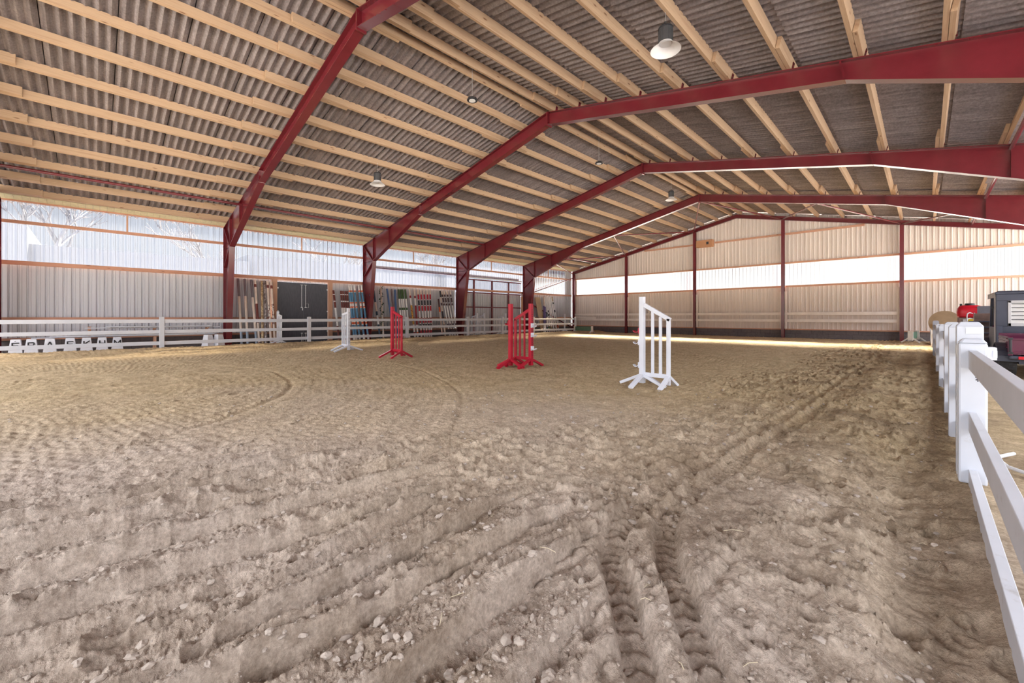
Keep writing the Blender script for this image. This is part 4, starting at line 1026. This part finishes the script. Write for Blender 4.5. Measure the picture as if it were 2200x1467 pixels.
# ------------------------------------------------------------------ parked vehicle, tank, chairs beyond the right fence
def vehicle():
    t = thing('utility_vehicle', 'dark cabbed utility vehicle with maroon cargo bed parked beyond the right fence', 'vehicle', (1.12, 12.3, 0))
    W = 1.42
    m = MB(); m.bb(.02, W - .02, .02, 1.35, .50, .54); m.bb(.0, .035, 0, 1.35, .50, .80); m.bb(W - .035, W, 0, 1.35, .50, .80); m.bb(0, W, 1.32, 1.36, .5, .84)
    for zz in (.60, .70, .77): m.bb(-.012, 0, .04, 1.3, zz - .012, zz + .012)
    bed = obj('cargo_bed', m, M['utvpurple'], t, bevel=.008)
    m = MB(); m.bb(.0, W, -.035, .0, .47, .78); m.bb(.03, W - .03, -.045, -.035, .74, .77); m.bb(.03, W - .03, -.045, -.035, .50, .53); m.bb(0, .06, -.05, -.03, .45, .80)
    tg = obj('tailgate', m, M['utvpurple'], t, bevel=.006)
    m = MB(); m.tube([(.03, -.06, .50), (.03, -.06, .78)], .02, 8); m.box((.03, -.06, .77), (.06, .05, .03)); m.box((.03, -.06, .5), (.06, .05, .04)); obj('latch', m, M['black'], tg)
    m = MB(); m.lathe([(0, -.006), (.05, -.006), (.05, .0)], n=20); m = MB(); m.box((.42, -.042, .64), (.13, .008, .05)); obj('sticker', m, M['yellow'], tg)
    m = MB()
    for xx in (.0, .98): m.box((xx + .16, -.03, .41), (.30, .06, .075))
    obj('bumper', m, M['utvdark'], t, bevel=.03)
    for xx in (.14, W - .14):
        m = MB(); m.box((xx + .02, -.066, .41), (.07, .012, .055)); obj('tail_lamp', m, M['tankred'], t, bevel=.006)
    # cab
    for xx in (.05, W - .05):
        m = MB(); m.bar((xx, 1.75, .35), (xx, 2.0, 1.66), .09, .10, (1, 0, 0)); m.bar((xx, 3.35, .9), (xx, 3.05, 1.64), .07, .07, (1, 0, 0)); m.bar((xx, 1.98, 1.66), (xx, 3.12, 1.66), .06, .07, (1, 0, 0))
        obj('roll_cage', m, M['utvdark'], t)
    m = MB(); m.bb(-.01, W + .01, 1.86, 3.35, 1.68, 1.735); m.bb(.03, W - .03, 1.90, 3.3, 1.735, 1.76); obj('cab_roof', m, M['utvdark'], t, bevel=.02)
    m = MB(); m.bb(-.015, .0, 1.9, 3.33, 1.62, 1.73)
    for q in range(5): m.bb(-.02, -.014, 2.0 + q * .25, 2.03 + q * .25, 1.66, 1.70)
    obj('roof_edge', m, M['utvpale'], t)  # the lit side of the roof, put in as a pale strip
    m = MB(); yy = 1.82                        # rear panel with a window opening
    m.bb(.0, W, yy, yy + .05, 1.54, 1.68); m.bb(.0, W, yy, yy + .05, .50, .98); m.bb(.0, .17, yy, yy + .05, .98, 1.54); m.bb(W - .17, W, yy, yy + .05, .98, 1.54)
    obj('rear_panel', m, M['utvdark'], t, bevel=.006)
    m = MB(); m.bb(.17, .22, yy - .01, yy + .03, .98, 1.54); m.bb(W - .22, W - .17, yy - .01, yy + .03, .98, 1.54); m.bb(.17, W - .17, yy - .01, yy + .03, .98, 1.05); m.bb(.17, W - .17, yy - .01, yy + .03, 1.49, 1.54)
    obj('window_frame', m, M['utvpale'], t, bevel=.006)
    m = MB(); m.bb(.22, W - .22, yy + .01, yy + .016, 1.05, 1.49); obj('rear_window', m, M['oldwhite'], t)
    m = MB()
    for q in range(5): m.bb(.22, W - .22, yy - .002, yy + .009, 1.12 + q * .085, 1.134 + q * .085)
    obj('window_bars', m, M['black'], t)
    m = MB(); m.bb(-.012, .02, 1.87, 2.05, .45, 1.64); obj('side_post_panel', m, M['utvpale'], t, bevel=.006)
    m = MB(); m.bb(.0, .03, 2.05, 3.2, .42, .95); obj('side_door', m, M['utvdark'], t, bevel=.01)
    m = MB(); m.tube([(-.005, 2.5, .97), (.0, 2.42, 1.38)], .012, 6); m.box((0, 2.4, 1.4), (.03, .08, .05)); obj('gas_strut', m, M['black'], t)
    m = MB(); m.bb(.1, .62, 2.1, 2.65, .5, .72); m.bb(.1, .62, 2.02, 2.16, .7, 1.0); m.bb(.78, 1.3, 2.1, 2.65, .5, .72); m.bb(.78, 1.3, 2.02, 2.16, .7, 1.0); obj('seat', m, M['rubber'], t, bevel=.05)
    m = MB(); m.prism([(3.2, .4), (4.1, .42), (4.15, .7), (3.9, .86), (3.2, .98)], 'x', .05, W - .05); obj('hood', m, M['utvpurple'], t, bevel=.02)
    m = MB(); m.bb(.15, W - .15, .1, 3.9, .28, .42); obj('chassis', m, M['utvdark'], t)
    for xx, nm in ((.02, 0), (W - .02, 0)):
        for yy in (.42, 3.45):
            w = MB(); c = (xx, yy, .29)
            w.lathe([(.13, -.09), (.22, -.12), (.275, -.11), (.295, -.06), (.298, 0), (.295, .06), (.275, .11), (.22, .12), (.13, .09)], c, 32, 'x')
            for q in range(22):
                a = 2 * PI * q / 22
                for s_ in (-1, 1): w.box((c[0] + s_ * .055, c[1] + .293 * math.cos(a + s_ * .07), c[2] + .293 * math.sin(a + s_ * .07)), (.1, .04, .03), Matrix.Rotation(a, 3, 'X'))
            wh = obj('wheel', w, M['rubber'], t)
            h = MB(); h.lathe([(0, -.06), (.08, -.06), (.13, -.08), (.14, -.05), (.14, .05), (.13, .08), (.08, .06), (0, .06)], c, 20, 'x'); obj('rim', h, M['lampgrey'], wh, smooth=True)
            f = MB(); pts = [(xx, yy + .38 * math.cos(a), .33 + .34 * math.sin(a)) for a in [PI * q / 10 for q in range(11)]]
            for a_, b_ in zip(pts[:-1], pts[1:]): f.bar(a_, b_, .30, .014, (1, 0, 0))
            obj('mudguard', f, M['utvdark'], t)
vehicle()
def tank():
    t = thing('sprayer', 'sprayer with glossy red tank standing beyond the right fence', 'sprayer', (.98, 19.0, 0))
    t.scale = (.56, .8, 1)
    m = MB(); P = []; F = []
    prof = [(-.05, .40, .22), (.0, .48, .28), (.12, .50, .30), (.24, .48, .29), (.31, .42, .25), (.34, .30, .18)]
    n = 24
    for z, a, b in prof:
        for k in range(n):
            an = 2 * PI * k / n; ca, sa = math.cos(an), math.sin(an)
            P.append((a * math.copysign(abs(ca) ** .45, ca), b * math.copysign(abs(sa) ** .45, sa), 1.20 + z))
    for i in range(len(prof) - 1):
        for k in range(n): F.append((i * n + k, i * n + (k + 1) % n, (i + 1) * n + (k + 1) % n, (i + 1) * n + k))
    F.append(tuple((len(prof) - 1) * n + k for k in range(n))); F.append(tuple(range(n - 1, -1, -1)))
    m.add(P, F); tk_ = obj('tank', m, M['tankred'], t, smooth=True)
    m = MB(); m.lathe([(0, 1.60), (.17, 1.60), (.19, 1.585), (.19, 1.54), (0, 1.54)], n=24); m.lathe([(0, 1.59), (.05, 1.59), (.05, 1.52)], (-.33, 0, 0), 16); obj('lid', m, M['black'], tk_)
    m = MB(); m.bb(-.46, .46, -.28, .28, .74, 1.16); obj('engine_housing', m, M['brownmetal'], t, bevel=.02)
    m = MB(); m.box((.03, -.292, 1.08), (.22, .01, .10)); obj('sticker', m, M['yellow'], t)
    m = MB(); m.box((-.22, -.30, 1.05), (.12, .03, .12)); m.box((-.0, -.29, .93), (.2, .02, .06)); obj('switch_box', m, M['utvpale'], t)
    m = MB(); m.tube([(.36, -.25, 1.0), (.38, -.33, 1.25), (.33, -.33, 1.42), (.2, -.28, 1.48)], .012, 8); obj('hose', m, M['brownmetal'], t, smooth=True)
    m = MB(); m.bb(-.5, .5, -.25, -.19, .66, .74); m.bb(-.5, .5, .19, .25, .66, .74)
    for x in (-.42, .42):
        for y in (-.22, .22): m.bb(x - .03, x + .03, y - .03, y + .03, .0, .7)
    obj('frame', m, M['black'], t)
tank()
m = MB(); m.lathe([(0, -.012), (.42, -.012), (.42, .012), (0, .012)], (0, 0, 0), 40, 'x'); o = obj('round_board', m, M['tan'], None, (.50, 21.3, .98)); o.rotation_euler = (0, 0, PI / 2 - .15)
tag(o, 'round tan board propped beside the red tank', 'board')
m = MB(); m.bb(-.03, .03, -.3, .3, -.07, .57); tag(obj('board_stand', m, M['brownmetal'], None, (.50, 21.42, .06)), 'dark box that carries the round tan board', 'box')
def chair(z, label):
    t = thing('stacking_chair', label, 'chair', (1.13, 17.2, z), -.3, 'chairs stacked beside the red tank')
    m = MB(); m.bb(-.22, .22, -.22, .22, .42, .45); obj('seat', m, M['utvdark'], t, bevel=.01)
    m = MB(); m.bb(-.22, .22, .20, .23, .50, .66); obj('backrest', m, M['brownmetal'], t, bevel=.01)
    for s_ in (-1, 1):
        m = MB(); m.tube([(s_ * .24, -.24, 0), (s_ * .25, -.22, .40), (s_ * .25, -.22, .60), (s_ * .25, -.17, .66), (s_ * .25, .02, .68), (s_ * .25, .20, .66)], .014, 8); obj('arm_frame', m, M['utvpale'], t, smooth=True)
        m = MB(); m.tube([(s_ * .23, .26, 0), (s_ * .22, .21, .42), (s_ * .22, .23, .68)], .014, 8); obj('rear_leg', m, M['utvpale'], t, smooth=True)
for k, nm in enumerate(('bottom', 'second', 'third', 'fourth', 'top')): chair(k * .155, 'grey chair with curved pale arm tubes, %s of the stack' % nm)
m = MB(); m.box((0, 0, .72), (.26, .04, 1.54)); tag(obj('grey_panel', m, paint('mid_grey_panel', (.17, .17, .20), .5, .1, 4), None, (1.19, 17.75, 0)), 'dark grey panel standing behind the stacked chairs', 'panel')

# ------------------------------------------------------------------ outdoors, seen blurred through the glazing
m = MB(); rnd = random.Random(3)
m.bb(-38, -30, -30, -2.2, -.4, 5.5); m.bb(-38, -30.5, -2.2, 7, -.4, 4.7); m.bb(-38, -31, 7, 22, -.4, 5.2); m.bb(-38, -30, 22, 60, -.4, 5.9)
tag(obj('shed', m, M['shed']), 'long pale shed seen faintly through the left glazing', 'building')
def tree(x, y, h, seed, label):
    r = random.Random(seed); mb = MB()
    def br_(p, d, l, rad, lev):
        q = p + d * l; mb.tube([p, p + d * l * .5 + Vector((r.uniform(-1, 1), r.uniform(-1, 1), 0)) * l * .05, q], rad, 5, False, [rad, rad * .85, rad * .65])
        if lev == 0: return
        for _ in range(3 if lev > 1 else 4):
            nd = (d + Vector((r.uniform(-1, 1), r.uniform(-1, 1), r.uniform(-.2, .7))) * .75).normalized()
            br_(q - d * l * r.uniform(0, .35), nd, l * r.uniform(.6, .8), rad * .6, lev - 1)
    br_(Vector((0, 0, 0)), Vector((0, 0, 1)), h * .3, h * .018, 4)
    return tag(obj('bare_tree', mb, M['hedge'], None, (x, y, -.4)), label, 'tree', 'bare trees beyond the left glazing')
for i, (x, y, h) in enumerate(((-43, -22, 14), (-42, -12, 15), (-44, -2, 16), (-43, 8, 14), (-45, 18, 16), (-43, 30, 15), (-45, 42, 15))):
    tree(x, y, h, i + 1, 'bare tree beyond the pale shed, number %d counted from the left' % (i + 1) if False else 'bare tree beyond the pale shed, %s counted from the left' % ['first', 'second', 'third', 'fourth', 'fifth', 'sixth', 'seventh'][i])

# ------------------------------------------------------------------ loose clods and straw on the sand
def clods():
    rnd = random.Random(11); V = []; Fc = []
    t_ = (1 + 5 ** .5) / 2
    ico = [Vector(v).normalized() for v in ((-1, t_, 0), (1, t_, 0), (-1, -t_, 0), (1, -t_, 0), (0, -1, t_), (0, 1, t_), (0, -1, -t_), (0, 1, -t_), (t_, 0, -1), (t_, 0, 1), (-t_, 0, -1), (-t_, 0, 1))]
    fi = [(0, 11, 5), (0, 5, 1), (0, 1, 7), (0, 7, 10), (0, 10, 11), (1, 5, 9), (5, 11, 4), (11, 10, 2), (10, 7, 6), (7, 1, 8), (3, 9, 4), (3, 4, 2), (3, 2, 6), (3, 6, 8), (3, 8, 9), (4, 9, 5), (2, 4, 11), (6, 2, 10), (8, 6, 7), (9, 8, 1)]
    # one subdivision for rounder stones
    vv = list(ico); ff = []; cache = {}
    def mid(a, b):
        k_ = (min(a, b), max(a, b))
        if k_ not in cache: vv.append(((vv[a] + vv[b]) / 2).normalized()); cache[k_] = len(vv) - 1
        return cache[k_]
    for a, b, c in fi:
        ab, bc, ca = mid(a, b), mid(b, c), mid(c, a); ff += [(a, ab, ca), (b, bc, ab), (c, ca, bc), (ab, bc, ca)]
    pts = []
    while len(pts) < 3000:
        r = 1.2 + 6.5 * rnd.random() ** 1.6; a = math.radians(rnd.uniform(-56, 56)) + math.atan2(_c, -_s)
        x, y = r * math.cos(a), r * math.sin(a)
        if x > .1: continue
        if x < -3.4 and rnd.random() < .6: continue
        cl_ = float(vnoise(np.array([x * 1.6]), np.array([y * 1.6]), 400)[0])
        if cl_ < .45 and rnd.random() < .75: continue
        pts.append((x, y, .0035 + .017 * rnd.random() ** 5.0))
    zz = height(np.array([p[0] for p in pts]), np.array([p[1] for p in pts]))
    for (x, y, s), z in zip(pts, zz):
        R = Matrix.Rotation(rnd.uniform(0, 6.28), 3, 'Z') @ Matrix.Rotation(rnd.uniform(-.5, .5), 3, 'X')
        sc = Vector((s * rnd.uniform(.8, 1.5), s * rnd.uniform(.7, 1.1), s * rnd.uniform(.4, .8))); n0 = len(V)
        for v in vv:
            q = v * (1 + rnd.uniform(-.3, .22)); V.append(tuple(R @ Vector((q.x * sc.x, q.y * sc.y, q.z * sc.z)) + Vector((x, y, z + s * .15))))
        Fc += [tuple(n0 + i for i in f) for f in ff]
    me = bpy.data.meshes.new('sand_clods'); me.from_pydata(V, [], Fc); me.materials.append(M['clod']); me.update()
    o = bpy.data.objects.new('sand_clods', me); COL.objects.link(o); o['kind'] = 'stuff'
    tag(o, 'dry clods and small stones scattered on the sand', 'sand clods')
M['clod'] = paint('dry_clod', (.41, .335, .28), .95, .15, 30, bmp=.003)
clods()
m = MB(); rnd = random.Random(9)
for _ in range(46):
    r = 1.4 + 5 * rnd.random(); a = math.radians(rnd.uniform(-54, 10)) + math.atan2(_c, -_s); x, y = r * math.cos(a), r * math.sin(a)
    if x > .05: continue
    z = float(height(np.array([x]), np.array([y]))[0]) + .006; an = rnd.uniform(0, 6.28); l = rnd.uniform(.03, .11)
    dx, dy = math.cos(an) * l, math.sin(an) * l
    m.tube([(x, y, z), (x + dx * .5, y + dy * .5, z + .008), (x + dx * .9, y + dy, z + .002)], .0013, 5)
o = obj('straw', m, paint('dry_straw', (.66, .55, .38), .7, .1, 10, bmp=0)); o['kind'] = 'stuff'; tag(o, 'dry straw bits lying on the near sand', 'straw')
